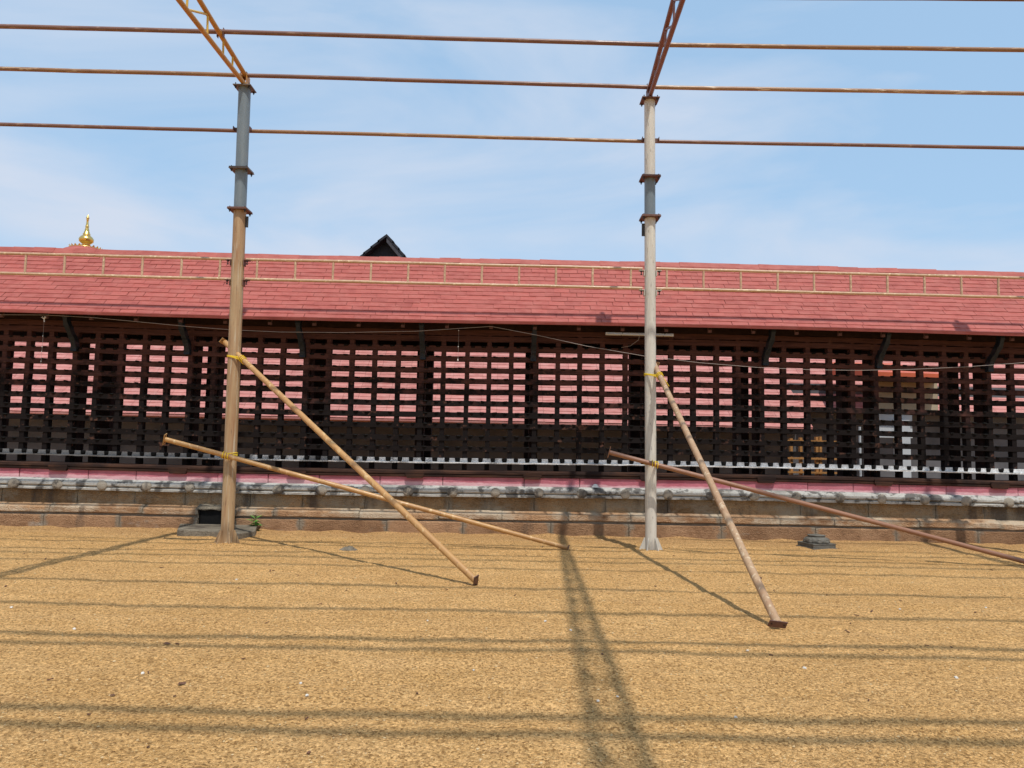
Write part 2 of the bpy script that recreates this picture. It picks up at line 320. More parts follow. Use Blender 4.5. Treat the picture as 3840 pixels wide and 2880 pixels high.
# ------------------------------------------------------------------ mesh builder
class MB:
    def __init__(s): s.v = []; s.f = []; s.sm = []; s.at = []
    def add(s, vs, fs, smooth=False, at=0.0):
        o = len(s.v); s.v += [tuple(p) for p in vs]
        for f in fs: s.f.append([i + o for i in f]); s.sm.append(smooth); s.at.append(at)
        return s
    def hexa(s, p, at=0.0):       # 8 corners: bottom 4 ccw then top 4 ccw
        return s.add(p, [(3, 2, 1, 0), (4, 5, 6, 7), (0, 1, 5, 4), (1, 2, 6, 5), (2, 3, 7, 6), (3, 0, 4, 7)], False, at)
    def box(s, x0, x1, y0, y1, z0, z1, at=0.0):
        return s.hexa([(x0, y0, z0), (x1, y0, z0), (x1, y1, z0), (x0, y1, z0), (x0, y0, z1), (x1, y0, z1), (x1, y1, z1), (x0, y1, z1)], at)
    def bar(s, p0, p1, w, h, up=(0, 0, 1), at=0.0):
        p0 = Vector(p0); p1 = Vector(p1); d = (p1 - p0).normalized(); up = Vector(up)
        if abs(d.dot(up)) > .98: up = Vector((0, 1, 0))
        a = d.cross(up).normalized(); b = a.cross(d).normalized()
        q = [p + a * (i * w / 2) + b * (j * h / 2) for p in (p0, p1) for i, j in ((-1, -1), (1, -1), (1, 1), (-1, 1))]
        return s.add(q, [(0, 1, 2, 3), (7, 6, 5, 4), (0, 4, 5, 1), (1, 5, 6, 2), (2, 6, 7, 3), (3, 7, 4, 0)], False, at)
    def tube(s, pts, r, n=16, caps=True, closed=False):
        pts = [Vector(p) for p in pts]; N = len(pts); rr = r if isinstance(r, (list, tuple)) else [r] * N
        d0 = (pts[1] - pts[0]).normalized(); ref = Vector((0, 0, 1)) if abs(d0.z) < .9 else Vector((0, 1, 0))
        a = d0.cross(ref).normalized(); rings = []
        for i, p in enumerate(pts):
            if closed: d = (pts[(i + 1) % N] - pts[i - 1]).normalized()
            else: d = (pts[min(i + 1, N - 1)] - pts[max(i - 1, 0)]).normalized()
            a = (a - d * a.dot(d)).normalized(); b = d.cross(a)
            rings.append([p + (a * cos(2 * pi * k / n) + b * sin(2 * pi * k / n)) * rr[i] for k in range(n)])
        vs = [q for g in rings for q in g]; fs = []
        for i in range(N if closed else N - 1):
            j = (i + 1) % N
            for k in range(n): fs.append((i * n + k, i * n + (k + 1) % n, j * n + (k + 1) % n, j * n + k))
        s.add(vs, fs, True)
        if caps and not closed:
            s.add(rings[0], [tuple(range(n - 1, -1, -1))]); s.add(rings[-1], [tuple(range(n))])
        return s
    def lathe(s, prof, n=24, c=(0, 0, 0), arc=2 * pi, a0=0.0, smooth=True, wob=None):
        full = abs(arc - 2 * pi) < 1e-6; cnt = n if full else n + 1; vs = []
        for r, z in prof:
            for k in range(cnt):
                a = a0 + arc * k / n; q = r * (wob(a, z) if wob else 1)
                vs.append((c[0] + q * cos(a), c[1] + q * sin(a), c[2] + z))
        fs = []
        for i in range(len(prof) - 1):
            for k in range(n):
                k2 = (k + 1) % cnt
                fs.append((i * cnt + k, i * cnt + k2, (i + 1) * cnt + k2, (i + 1) * cnt + k))
        return s.add(vs, fs, smooth)
    def prism(s, poly, axis, a0, a1, smooth=False):   # closed polygon of (p, q) swept along axis
        n = len(poly)
        def P(p, q, a): return {'x': (a, p, q), 'y': (p, a, q), 'z': (p, q, a)}[axis]
        vs = [P(p, q, a0) for p, q in poly] + [P(p, q, a1) for p, q in poly]
        s.add(vs, [(i, (i + 1) % n, n + (i + 1) % n, n + i) for i in range(n)], smooth)
        s.add(vs, [tuple(range(n - 1, -1, -1)), tuple(range(n, 2 * n))]); return s
    def sweep_u(s, prof, us, zf=bow, jit=0.0, smooth=False):  # profile of (v, z) swept along the wall
        n = len(prof); vs = []
        for u in us:
            dz = zf(u)
            for v, z in prof: vs.append((u, v + random.uniform(-jit, jit), z + dz + random.uniform(-jit, jit)))
        fs = []
        for i in range(len(us) - 1):
            for k in range(n): fs.append((i * n + k, (i + 1) * n + k, (i + 1) * n + (k + 1) % n, i * n + (k + 1) % n))
        s.add(vs, fs, smooth)
        s.add(vs[:n], [tuple(range(n))]); s.add(vs[-n:], [tuple(range(n - 1, -1, -1))]); return s
    def mesh(s, name, mat):
        me = bpy.data.meshes.new(name); me.from_pydata(s.v, [], s.f); me.update()
        bm = bmesh.new(); bm.from_mesh(me); bmesh.ops.recalc_face_normals(bm, faces=bm.faces); bm.to_mesh(me); bm.free()
        me.polygons.foreach_set('use_smooth', s.sm)
        if any(s.at):
            a = me.attributes.new('rnd', 'FLOAT', 'FACE'); a.data.foreach_set('value', s.at)
        me.materials.append(mat); return me
    def build(s, name, mat, parent=None, loc=(0, 0, 0), rot=(0, 0, 0), bevel=0.0):
        return place(s.mesh(name, mat), name, parent, loc, rot, bevel)

def place(me, name, parent=None, loc=(0, 0, 0), rot=(0, 0, 0), bevel=0.0):
    o = bpy.data.objects.new(name, me); col.objects.link(o)
    if parent: o.parent = parent
    o.location = loc; o.rotation_euler = rot
    if bevel:
        b = o.modifiers.new('bevel', 'BEVEL'); b.width = bevel; b.segments = 2; b.limit_method = 'ANGLE'; b.angle_limit = radians(50)
    return o
def tag(o, label=None, cat=None, group=None, kind=None):
    for k, v in (('label', label), ('category', cat), ('group', group), ('kind', kind)):
        if v: o[k] = v
    return o
def thing(name, loc, label, cat, group=None, rz=0.0):
    o = bpy.data.objects.new(name, None); col.objects.link(o); o.empty_display_size = .2
    o.location = loc; o.rotation_euler = (0, 0, rz); return tag(o, label, cat, group)
def copy_tree(o, parent=None):
    c = o.copy(); col.objects.link(c)
    if parent: c.parent = parent
    for ch in o.children: copy_tree(ch, c)
    return c

# ------------------------------------------------------------------ ground
def sand_h(x, y):
    h = .016 * mnoise.noise((x * .55, y * 1.3, 3.1)) + .013 * mnoise.noise((x * 1.5, y * 3.6, 8.0))
    h += .009 * mnoise.noise((x * 4, y * 6, 1.0)) + .0055 * mnoise.noise((x * 10, y * 14, 5.0))
    for px_, py_ in ((-4.374, 11.767), (2.236, 11.907)):
        q_ = ((x - px_) ** 2 + (y - py_) ** 2) / .09
        if q_ < 6: h += .035 * math.exp(-q_)
    wy = 13.67 + .0185 * x; h += .035 * math.exp(-((wy - y) / .13) ** 2) * max(0, .45 + mnoise.noise((x * 2.1, 4.0, 1.0)))
    # raked ridges running along the wall in the far half
    for yy, a in ((12.75, .010), (12.05, .012), (11.3, .009), (10.75, .011)):
        d = (y - yy - .08 * mnoise.noise((x * .45, yy, 0)) - .018 * x) / .035
        if abs(d) < 3: h += a * math.exp(-d * d) * (.6 + .8 * max(0, mnoise.noise((x * 1.1, yy * 3, 2)) + .3))
    return h
def build_sand():
    xs = list(np.arange(-15, 15.001, .05)); ys = []
    y = 1.8
    while y < 13.85: ys.append(y); y += .022 + .0022 * y * .9
    ys.append(13.9)
    ys = [-14, -6, -2, 0, 1] + ys
    nx = len(xs); vs = []; fs = []
    for j, yy in enumerate(ys):
        for i, x in enumerate(xs):
            z = sand_h(x, yy) if yy > 1.5 else 0.0
            vs.append((x, yy, z))
    for j in range(len(ys) - 1):
        for i in range(nx - 1):
            a = j * nx + i; fs.append((a, a + 1, a + nx + 1, a + nx))
    me = bpy.data.meshes.new('sand'); me.from_pydata(vs, [], fs); me.update()
    me.polygons.foreach_set('use_smooth', [True] * len(fs)); me.materials.append(M['sand'])
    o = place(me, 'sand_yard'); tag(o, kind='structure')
    g = MB(); g.add([(-500, -500, 0), (500, -500, 0), (500, 500, 0), (-500, 500, 0)], [(0, 1, 2, 3)])
    tag(g.build('ground', M['sand'], None, (0, 0, -.045)), kind='structure')
build_sand()

# ------------------------------------------------------------------ the temple gallery
U0, U1 = -11.2, 11.6
TG = 'temple gallery with sooted lamp lattice under a red tiled roof on a stone plinth'
temple = thing('temple_gallery', W0, TG, 'temple', None, WANG)
us = list(np.linspace(U0, U1, 58))

def stone_mesh(L, prof, seg=6, jit=.007, seed=0):
    """a block: profile of (v, z) swept over length L with worn, uneven faces and rounded ends"""
    rnd = random.Random(seed); n = len(prof); vs = []; fs = []
    cv = sum(p[0] for p in prof) / n; cz = sum(p[1] for p in prof) / n
    xs = [-L / 2, -L / 2 + .018] + [-L / 2 + L * i / seg + rnd.uniform(-.05, .05) * L / seg for i in range(1, seg)] + [L / 2 - .018, L / 2]
    for i, x in enumerate(xs):
        k = .93 if i in (0, len(xs) - 1) else 1.0
        for v, z in prof:
            vs.append((x, cv + (v - cv) * k + rnd.uniform(-jit, jit), cz + (z - cz) * k + rnd.uniform(-jit, jit)))
    for i in range(len(xs) - 1):
        for k in range(n): fs.append((i * n + k, (i + 1) * n + k, (i + 1) * n + (k + 1) % n, i * n + (k + 1) % n))
    mb = MB(); mb.add(vs, fs); mb.add(vs[:n], [tuple(range(n))]); mb.add(vs[-n:], [tuple(range(n - 1, -1, -1))])
    return mb

# plinth core (mortar behind the joints)
core = MB()
core.sweep_u([(.045, -.2), (.045, .35), (.17, .42), (.17, .66), (.17, .70), (.24, .86), (.24, 1.02), (.9, 1.02), (.9, -.2)], us)
plinth = core.build('plinth', M['mortar'], temple)
DR0, DR1 = wall_at(745, 1950, 0)[0], wall_at(868, 1950, 0)[0]
def course(name, prof, mat, lengths, seed, gap=(DR0 - .02, DR1 + .02), joint=.009, zj=.006, parent=plinth):
    rnd = random.Random(seed); u = U0; i = 0
    while u < U1:
        L = rnd.uniform(*lengths); a, b = u, u + L
        pieces = [(a, b)]
        if gap and a < gap[1] and b > gap[0]:
            pieces = [(p, q) for p, q in ((a, gap[0]), (gap[1], b)) if q - p > .1]
        for p, q in pieces:
            mb = stone_mesh(q - p - joint, prof, max(3, int((q - p) / .2)), .005, seed * 100 + i)
            uc = (p + q) / 2
            mb.build(name, mat, parent, (uc, rnd.uniform(-.008, .008), bow(uc) * .6 + rnd.uniform(-zj, zj)), (0, 0, rnd.uniform(-.004, .004)))
            i += 1
        u += L
course('lower_stone', [(.0, -.08), (-.004, .1), (0., .205), (.012, .224), (.2, .224), (.2, -.08)], M['laterite'], (1.2, 1.75), 3)
course('chamfered_stone', [(.012, .268), (.0, .28), (.0, .355), (.018, .372), (.15, .43), (.25, .43), (.25, .268)], M['laterite_top'], (1.0, 1.7), 5)
course('recess_stone', [(.14, .40), (.135, .5), (.14, .60), (.15, .69), (.3, .69), (.3, .40)], M['laterite_recess'], (.9, 1.6), 8, None)
course('painted_stone', [(.185, .845), (.18, .9), (.18, 1.03), (.2, 1.045), (.35, 1.045), (.35, .845)], M['pink'], (.8, 1.5), 11, None, .012)
# cornice: crown moulding of roll, groove and fascia
cor = MB()
prof = [(.10, .672), (.015, .676), (.01, .705), (.014, .722), (.05, .727), (.05, .741), (.018, .745), (.004, .765), (.006, .80), (.03, .835), (.07, .856), (.10, .866), (.34, .872), (.34, .672)]
cor.sweep_u(prof, list(np.linspace(U0, U1, 150)), bow, .0035)
cornice = cor.build('cornice', M['cornice'], temple)
bm_ = MB(); pr = []
for k in range(7):
    a = k / 6 * pi / 2; pr.append((.105 * cos(a), .032 * sin(a)))
vs = []; n = 14
for i, (r, d) in enumerate(pr):
    for k in range(n):
        a = 2 * pi * k / n; w = 1 + .10 * mnoise.noise((cos(a) * 2, sin(a) * 2, d * 20))
        vs.append((r * w * cos(a), -d * 1.15, r * w * .92 * sin(a)))
bm_.add(vs, [(i * n + k, i * n + (k + 1) % n, (i + 1) * n + (k + 1) % n, (i + 1) * n + k) for i in range(6) for k in range(n)], True)
boss_me = bm_.mesh('boss', M['boss'])
b0 = wall_at(1280 + 1000 * .5787, 1850, .0)[0]
for k in range(-15, 15):
    u = b0 + .787 * k + random.uniform(-.01, .01)
    if U0 + .2 < u < U1 - .2:
        place(boss_me, 'boss', cornice, (u, .012, .764 + bow(u)), (0, random.uniform(-.3, .3), 0)).scale = (random.uniform(.85, 1.08), random.uniform(.7, 1.1), random.uniform(.85, 1.0))
# timber sill with carved pads
sm_ = MB()
sm_.sweep_u([(.165, 1.024), (.150, 1.034), (.150, 1.062), (.172, 1.068), (.172, 1.078), (.146, 1.084), (.146, 1.106), (.165, 1.112), (.165, 1.122), (.185, 1.128), (.20, 1.148), (.56, 1.150), (.56, 1.024)], us, bow, .002)
sill = sm_.build('sill_beam', M['sill'], temple)
def line_u(k): return .431 * k + max(0, k - 8) * .006
BAYS = [-24, -19, -14, -9, -4, 1, 6, 11, 16, 21]
pad = MB(); pad.prism([(-.17, .0), (-.14, -.055), (.14, -.055), (.17, 0), (.17, .055), (-.17, .055)], 'y', -.03, .1)
pad.lathe([(.03, 0), (.028, .006), (.0, .008)], 10, (0, 0, 0))
pad_me = pad.mesh('sill_pad', M['sill'])
for k in BAYS:
    u = line_u(k) - .02; place(pad_me, 'sill_pad', sill, (u, .145, 1.055 + bow(u)), (0, random.uniform(-.02, .02), 0), .004)

# lattice rails, uprights and lamp cups
RZ = [3.735, 3.619, 3.428, 3.238, 3.018, 2.814, 2.610, 2.392, 2.177, 1.972, 1.743, 1.54]
rails = []
for i, z in enumerate(RZ):
    h = .048; mb = MB()
    mb.sweep_u([(.35, z - h), (.35, z + h), (.48, z + h), (.48, z - h)], list(np.linspace(U0, U1, 100)), bow, .005)
    rails.append(mb.build('rail', M['lattice'], temple))
wr = MB()
wr.sweep_u([(.29, 1.299), (.29, 1.368), (.485, 1.368), (.485, 1.299)], list(np.linspace(U0, U1, 120)), bow, .002)
white_rail = wr.build('rail', M['white_ledge'], temple); white_rail['label'] = 'white painted ledge rail'
lp = MB(); lp.sweep_u([(.222, 1.272), (.218, 1.29), (.222, 1.2965), (.47, 1.2965), (.47, 1.272)], list(np.linspace(U0, U1, 140)), bow, .0035)
lp.build('ledge_lip', M['white_ledge'], white_rail)
up_me = []
for q in range(4):
    mb = MB(); vs = []; zs = list(np.linspace(1.10, 3.80, 14)); rr = random.Random(q)
    for z in zs:
        j = rr.uniform(-.004, .004); w = .043 + rr.uniform(-.003, .003)
        vs += [(j - w, .366, z), (j + w, .366, z), (j + w, .497, z), (j - w, .497, z)]
    fs = [(i * 4 + k, i * 4 + (k + 1) % 4, (i + 1) * 4 + (k + 1) % 4, (i + 1) * 4 + k) for i in range(len(zs) - 1) for k in range(4)]
    mb.add(vs, fs); up_me.append(mb.mesh('upright', M['lattice']))
for k in range(-25, 27):
    u = line_u(k)
    place(up_me[k % 4], 'upright', temple, (u + random.uniform(-.009, .009), random.uniform(-.004, .004), bow(u)), (0, random.uniform(-.004, .004), 0))
# lamp cups: little half round iron bowls on the rail fronts, two to a bay
cup = MB()
cup.lathe([(.002, -.035), (.036, -.034), (.045, -.012), (.048, .018), (.044, .018), (.036, -.008), (.002, -.02)], 8, (0, 0, 0), pi, pi)
cup.add([(-.048, 0, .018), (.048, 0, .018), (.036, 0, -.034), (-.036, 0, -.034)], [(0, 1, 2, 3)])
cup_me = cup.mesh('lamp_cup', M['iron'])
cup_us = [line_u(k) + .431 * q for k in range(-22, 22) for q in (.26, .74)]
cups = MB(); nc = 0
src_v = [v.co.copy() for v in cup_me.vertices]; src_f = [tuple(p.vertices) for p in cup_me.polygons]
order = [(white_rail, 1.349, .29)] + [(rails[i], RZ[i] + .040, .35) for i in range(len(RZ) - 1, 1, -1)]
for rail, z, v in order:
    for u in cup_us:
        if random.random() < .06 and rail is not white_rail: continue
        du = u + random.uniform(-.008, .008); s = random.uniform(.85, 1.12)
        dz = random.uniform(-.006, .004) if rail is not white_rail else random.uniform(-.001, .001)
        if nc < 300:
            o = place(cup_me, 'lamp_cup', rail, (du, v + .004, z + bow(u) + dz), (random.uniform(-.15, .15), random.uniform(-.12, .12), 0))
            o.scale = (s * 1.02, s * .9, 1.38) if rail is white_rail else (s * .92, s * .7, s * .55); nc += 1
        else:
            R = Matrix.Rotation(random.uniform(-.15, .15), 3, 'X') @ Matrix.Rotation(random.uniform(-.12, .12), 3, 'Y')
            cups.add([Vector((du, v + .004, z + bow(u) + dz)) + R @ Vector((p.x * s * .92, p.y * s * .7, p.z * s * .5)) for p in src_v], src_f, True)
tag(cups.build('lamp_cups', M['iron'], temple), kind='stuff')

# carved brackets from lattice to eave, front posts, back posts, wall plate
br = MB(); N = 18; vs = []
for i in range(N + 1):
    t = i / N; z = 3.20 + .66 * t
    vc = .335 - .36 * (t ** 1.1) + .05 * sin(t * 2 * pi)
    w = .040 + .012 * sin(t * 7 * pi) * .5 + .012 * (1 - t); d = .075 + .02 * sin(pi * t) + (.008 if i % 4 == 0 else 0)
    vs += [(-w, vc - d, z), (w, vc - d, z), (w, vc + d * .6, z), (-w, vc + d * .6, z)]
br.add(vs, [(i * 4 + k, i * 4 + (k + 1) % 4, (i + 1) * 4 + (k + 1) % 4, (i + 1) * 4 + k) for i in range(N) for k in range(4)] + [(3, 2, 1, 0), (N * 4, N * 4 + 1, N * 4 + 2, N * 4 + 3)])
br_me = br.mesh('bracket', M['bracket'])
fp = MB(); fp.box(-.08, .08, .50, .74, 1.0, 3.9); fp_me = fp.mesh('front_post', M['wood_dark'])
bp = MB(); bp.box(-.13, .13, 1.52, 1.78, .9, 3.95); bp_me = bp.mesh('inner_post', M['wood_dark'])
for k in BAYS:
    u = line_u(k)
    place(br_me, 'bracket', temple, (u, 0, bow(u)), (0, random.uniform(-.02, .02), random.uniform(-.05, .05)), .006)
    place(fp_me, 'front_post', temple, (u, 0, bow(u))); place(bp_me, 'inner_post', temple, (u, 0, bow(u)))
wp = MB(); wp.sweep_u([(.30, 3.79), (.30, 3.93), (.52, 3.93), (.52, 3.79)], us, bow, .002); wp.build('wall_plate', M['wood_dark'], temple)
wp = MB(); wp.sweep_u([(1.5, 3.55), (1.5, 4.1), (1.85, 4.1), (1.85, 3.55)], us); wp.build('inner_beam', M['wood_dark'], temple)
fl = MB(); fl.sweep_u([(.92, .3), (.92, .985), (2.4, .985), (2.4, .3)], us); fl.build('gallery_floor', M['floor'], temple)

# roof
EV, EZ, RV, RZT = -.245, 3.858, 1.2, 5.335
IV, IZ = 2.66, 3.72
SL = sqrt((RV - EV) ** 2 + (RZT - EZ) ** 2); PIT = atan2(RZT - EZ, RV - EV)
deck = MB()
deck.sweep_u([(EV + .02, EZ - .04), (EV + .02, EZ - .005), (RV, RZT - .02), (IV, IZ), (IV, IZ - .06), (RV, RZT - .11)], us)
roof = deck.build('roof', M['wood_dark'], temple)
sh = MB(); sh.sweep_u([(EV + .012, EZ - .012), (EV + .008, EZ - .003), (RV, RZT - .012), (RV, RZT - .021)], us)
sh.build('roof_sheet', M['tile'], roof)
ft = MB(); ft.sweep_u([(EV - .022, EZ - .045), (EV - .022, EZ + .012), (EV + .015, EZ + .02), (EV + .015, EZ - .045)], list(np.linspace(U0, U1, 90)), bow, .002)
ft.build('eave_board', M['tile'], roof)
ra = MB(); ra.bar((0, -.15, 3.82), (0, 1.10, 5.06), .062, .09); ra_me = ra.mesh('rafter', M['wood_dark'])
rt = MB(); rt.box(-.032, .032, -.115, -.06, 3.735, 3.90); rt_me = rt.mesh('rafter_tip', M['rafter'])
for k in range(-14, 15):
    u = -.407 + .807 * k
    if U0 < u < U1:
        r_ = place(ra_me, 'rafter', roof, (u, 0, bow(u)))
        place(rt_me, 'rafter_tip', roof, (u, 0, bow(u) + .01), (0, 0, 0), .003)
NCOURSE = 15; CH = SL / NCOURSE; TW = .30; TT = .012
def roof_pt(u, s, h):             # s up the slope from the eave, h off the deck
    return Vector((u, EV + cos(PIT) * s - sin(PIT) * h, EZ + sin(PIT) * s + cos(PIT) * h + bow(u)))
tm = MB(); tm.hexa([(-TW / 2 + .0022, -.02, .004), (TW / 2 - .0022, -.02, .004), (TW / 2 - .0022, CH + .01, -.006), (-TW / 2 + .0022, CH + .01, -.006),
                    (-TW / 2 + .0022, -.02, .015), (TW / 2 - .0022, -.02, .015), (TW / 2 - .0022, CH + .01, .004), (-TW / 2 + .0022, CH + .01, .004)])
tile_me = tm.mesh('roof_tile', M['tile']); tv = [v.co.copy() for v in tile_me.vertices]; tf = [tuple(p.vertices) for p in tile_me.polygons]
field = MB(); nt = 0
for c in range(NCOURSE):
    off = (c % 2) * TW / 2 + random.uniform(-.05, .05); u = U0 + off
    while u < U1 - .1:
        s = c * CH + .012 * mnoise.noise((u * .7, c * 2.3, 1)) + random.uniform(-.005, .005); tilt = random.uniform(-.003, .003); lift = random.uniform(0, .0035); yaw = random.uniform(-.012, .012)
        rx = PIT + tilt
        if nt < 300 and -9.9 < u < 10.3:
            p = roof_pt(u, s, lift)
            place(tile_me, 'roof_tile', roof, p, (rx, 0, yaw)); nt += 1
        else:
            R = Matrix.Rotation(yaw, 3, 'Z') @ Matrix.Rotation(rx, 3, 'X'); p = roof_pt(u, s, lift)
            field.add([p + R @ q for q in tv], tf, False, random.random() + .001)
        u += TW + random.uniform(-.006, .006)
tag(field.build('tile_courses', M['tile_field'], roof), kind='stuff')
# ridge caps, each a little out of line
cap = MB(); cap.prism([(-.10, -.085), (-.02, .028), (.02, .028), (.10, -.085), (.085, -.095), (0, .008), (-.085, -.095)], 'x', -.21, .21)
cap_me = cap.mesh('ridge_cap', M['tile'])
u = U0 + .2
while u < U1 - .1:
    place(cap_me, 'ridge_cap', roof, (u, RV, RZT + .012 + bow(u) + random.uniform(-.006, .008)), (0, random.uniform(-.02, .02), random.uniform(-.01, .01))); u += .405

# drain mouth: shallow box, its black colour standing in for shade inside
dr = MB(); w = (DR1 - DR0) / 2; dc = (DR0 + DR1) / 2
dr.add([(-w, -.012, .06), (w * .86, -.012, .06), (w, -.012, .37), (-w, -.012, .37), (-w, .03, .06), (w * .86, .03, .06), (w, .03, .37), (-w, .03, .37)], [(0, 4, 7, 3), (1, 2, 6, 5), (0, 1, 5, 4), (4, 5, 6, 7), (3, 7, 6, 2)])
dr.build('drain_shade_box', M['iron'], temple, (dc, .012, 0))  # black cup material reused to paint the hole dark
lin = stone_mesh((DR1 - DR0) + .08, [(-.01, .352), (-.02, .37), (.0, .40), (.12, .44), (.14, .352)], 5, .010, 77); lin.build('drain_lintel', M['concrete'], temple, (dc, .01, .0))
jb = MB(); jb.tube([(0, 0, .04), (.02, -.02, .14), (.0, -.03, .24), (.03, -.02, .33), (-.05, -.03, .37), (-.16, -.03, .355)], [.05, .045, .038, .045, .035, .012], 9); jb.build('drain_jamb', M['concrete'], temple, (DR1 + .03, -.0, .0))

# ------------------------------------------------------------------ far buildings seen through and over the gallery
far = thing('shrine_hall', to_world(-1.5, 6.0, 0), 'long hall with faded pink tiled roof seen through the lamp lattice', 'building', None, WANG)
fb = MB(); fb.box(-16, 9.6, 1.1, 9, -.05, 2.6); fb.build('wall', M['grey_wall'], far)
fr = MB(); rr = random.Random(3); cs = .17; slope = radians(37)
fu = lambda s, h: (s * cos(slope) - h * sin(slope), 2.27 + s * sin(slope) + h * cos(slope))
for c in range(38):
    u = -16.0
    while u < 9.6:
        L = .42; v0, z0 = fu(c * cs - .02, .010 + rr.uniform(0, .004)); v1, z1 = fu(c * cs + cs + .02, .0)
        v2, z2 = fu(c * cs - .02, .0)
        fr.hexa([(u, v2, z2), (u + L - .006, v2, z2), (u + L - .006, v1, z1 - .02), (u, v1, z1 - .02), (u, v0, z0), (u + L - .006, v0, z0), (u + L - .006, v1, z1), (u, v1, z1)], rr.random() + .001)
        u += L
fro = MB(); fro.prism([(-.02, 2.20), (-.02, 2.235), (fu(38 * cs, 0)[0], fu(38 * cs, -.03)[1]), (fu(38 * cs, 0)[0] + 5, 2.16), (fu(38 * cs, 0)[0] + 5, 2.0)], 'x', -16, 9.6)
fo = fro.build('roof', M['far_tile'], far); tag(fr.build('tile_courses', M['far_tile'], fo), kind='stuff')

far2 = thing('side_hall', to_world(13.2, 7.2, 0), 'dark fronted side hall with pink roof behind the right end of the lattice', 'building', None, WANG)
fb = MB(); fb.box(-5.2, 7, .6, 6, -.05, 3.6); fb.build('wall', M['grey_wall'], far2)
fr = MB()
for c in range(26):
    u = -5.2
    while u < 7:
        L = .42; g = lambda s, h: (s * cos(slope) - h * sin(slope), 2.85 + s * sin(slope) + h * cos(slope))
        v0, z0 = g(c * cs - .02, .012); v1, z1 = g(c * cs + cs + .02, 0); v2, z2 = g(c * cs - .02, 0)
        fr.hexa([(u, v2, z2), (u + L - .006, v2, z2), (u + L - .006, v1, z1 - .02), (u, v1, z1 - .02), (u, v0, z0), (u + L - .006, v0, z0), (u + L - .006, v1, z1), (u, v1, z1)], rr.random() + .001)
        u += L
fro = MB(); fro.prism([(-.02, 2.80), (-.02, 2.84), (g(26 * cs, 0)[0], g(26 * cs, -.03)[1]), (g(26 * cs, 0)[0] + 4, 2.84), (g(26 * cs, 0)[0] + 4, 2.7)], 'x', -5.2, 7)
fo = fro.build('roof', M['far_tile'], far2); tag(fr.build('tile_courses', M['far_tile'], fo), kind='stuff')

# side pavilion behind the right end of the lattice
def pv(x, y, Y): p = at_y(x, y, Y); return p
pav = thing('pavilion', (10.6, 19.2, 0), 'tan and white pavilion with orange sheet roof behind the right end of the lattice', 'building')
def pbox(name, mat, x0, x1, y0, y1, Y, d, par=pav):
    a = at_y(x0, y1, Y) - Vector(pav.location); b = at_y(x1, y0, Y) - Vector(pav.location)
    mb = MB(); mb.box(a.x, b.x, a.y, a.y + d, a.z, b.z); return mb.build(name, mat, par)
pbox('wall', M['tan_wall'], 3270, 3515, 1428, 1545, 19.4, .4)
pbox('lintel', M['white_paint'], 3285, 3420, 1550, 1640, 19.45, .3)
pl_ = MB()
for x0, x1 in ((3372, 3412),):
    a = at_y(x0, 1640, 19.3) - Vector(pav.location); b = at_y(x1, 1545, 19.3) - Vector(pav.location)
    pl_.box(a.x, b.x, a.y, a.y + .3, -.02, a.z + .45)
pl_.build('pillar', M['white_paint'], pav)
o_ = MB(); a = at_y(3255, 1425, 18.9) - Vector(pav.location); b = at_y(3545, 1390, 18.9) - Vector(pav.location)
o_.hexa([(a.x, 0 - .3, a.z - .02), (b.x, -.3, a.z - .05), (b.x, 2.2, a.z + .35), (a.x, 2.2, a.z + .35), (a.x, -.3, a.z + .22), (b.x, -.3, a.z + .19), (b.x, 2.2, a.z + .75), (a.x, 2.2, a.z + .75)])
o_.build('roof', M['orange'], pav)
ppl = MB(); p = at_y(3228, 1840, 18.3); ppl.tube([(0, 0, 0), (0, 0, 2.25)], .028, 10)
tag(ppl.build('white_pole', M['white_paint'], None, (p.x, p.y, 0)), 'thin white pole standing behind the lattice left of the pavilion', 'pole')
ts = thing('timber_barrier', (0, 18.1, 0), 'orange varnished timber barrier frames standing behind the lattice', 'barrier')
tz = lambda y: at_y(3060, y, 18.1).z
tx = lambda x: at_y(x, 1700, 18.1).x
for x in (2966, 3002, 3062, 3075, 3112, 3150):
    mb = MB(); mb.box(tx(x) - .03, tx(x) + .03, -.05, .05, 0, tz(1640) + random.uniform(-.05, .05)); mb.build('post', M['timber_orange'], ts)
for i, y in enumerate((1655, 1720, 1772, 1792)):
    mb = MB(); mb.box(tx(2950), tx(3160), -.085, -.053, tz(y) - .022, tz(y) + .022); mb.build('rail', M['timber_orange'], ts)

# domed shrine with gilded finial
fp_ = at_y(321, 937, 28.0)
shrine = thing('domed_shrine', (fp_.x, fp_.y, 0), 'round red roof crowned with a gilded finial above the left end of the ridge', 'shrine')
dm = MB(); zt = fp_.z + .02
prf = [(.52, zt + .02), (.60, zt - .03), (.75, zt - .11), (.97, zt - .26), (1.5, zt - .75), (2.4, zt - 1.7), (3.4, zt - 2.8), (3.4, zt - 2.9)]
pp = []
for (r0, z0), (r1, z1) in zip(prf[:-1], prf[1:]):
    k = max(1, int((r1 - r0) / .12))
    for i in range(k):
        t = i / k; pp += [(r0 + (r1 - r0) * t, z0 + (z1 - z0) * t), (r0 + (r1 - r0) * (t + .9 / k) + .012, z0 + (z1 - z0) * (t + .9 / k) - .0)]
dm.lathe(pp + [(3.4, zt - 2.9)], 40, smooth=False); dm.build('roof', M['tile'], shrine)
dw = MB(); dw.lathe([(2.9, 0), (2.9, zt - 2.6)], 32); dw.build('wall', M['grey_wall'], shrine)
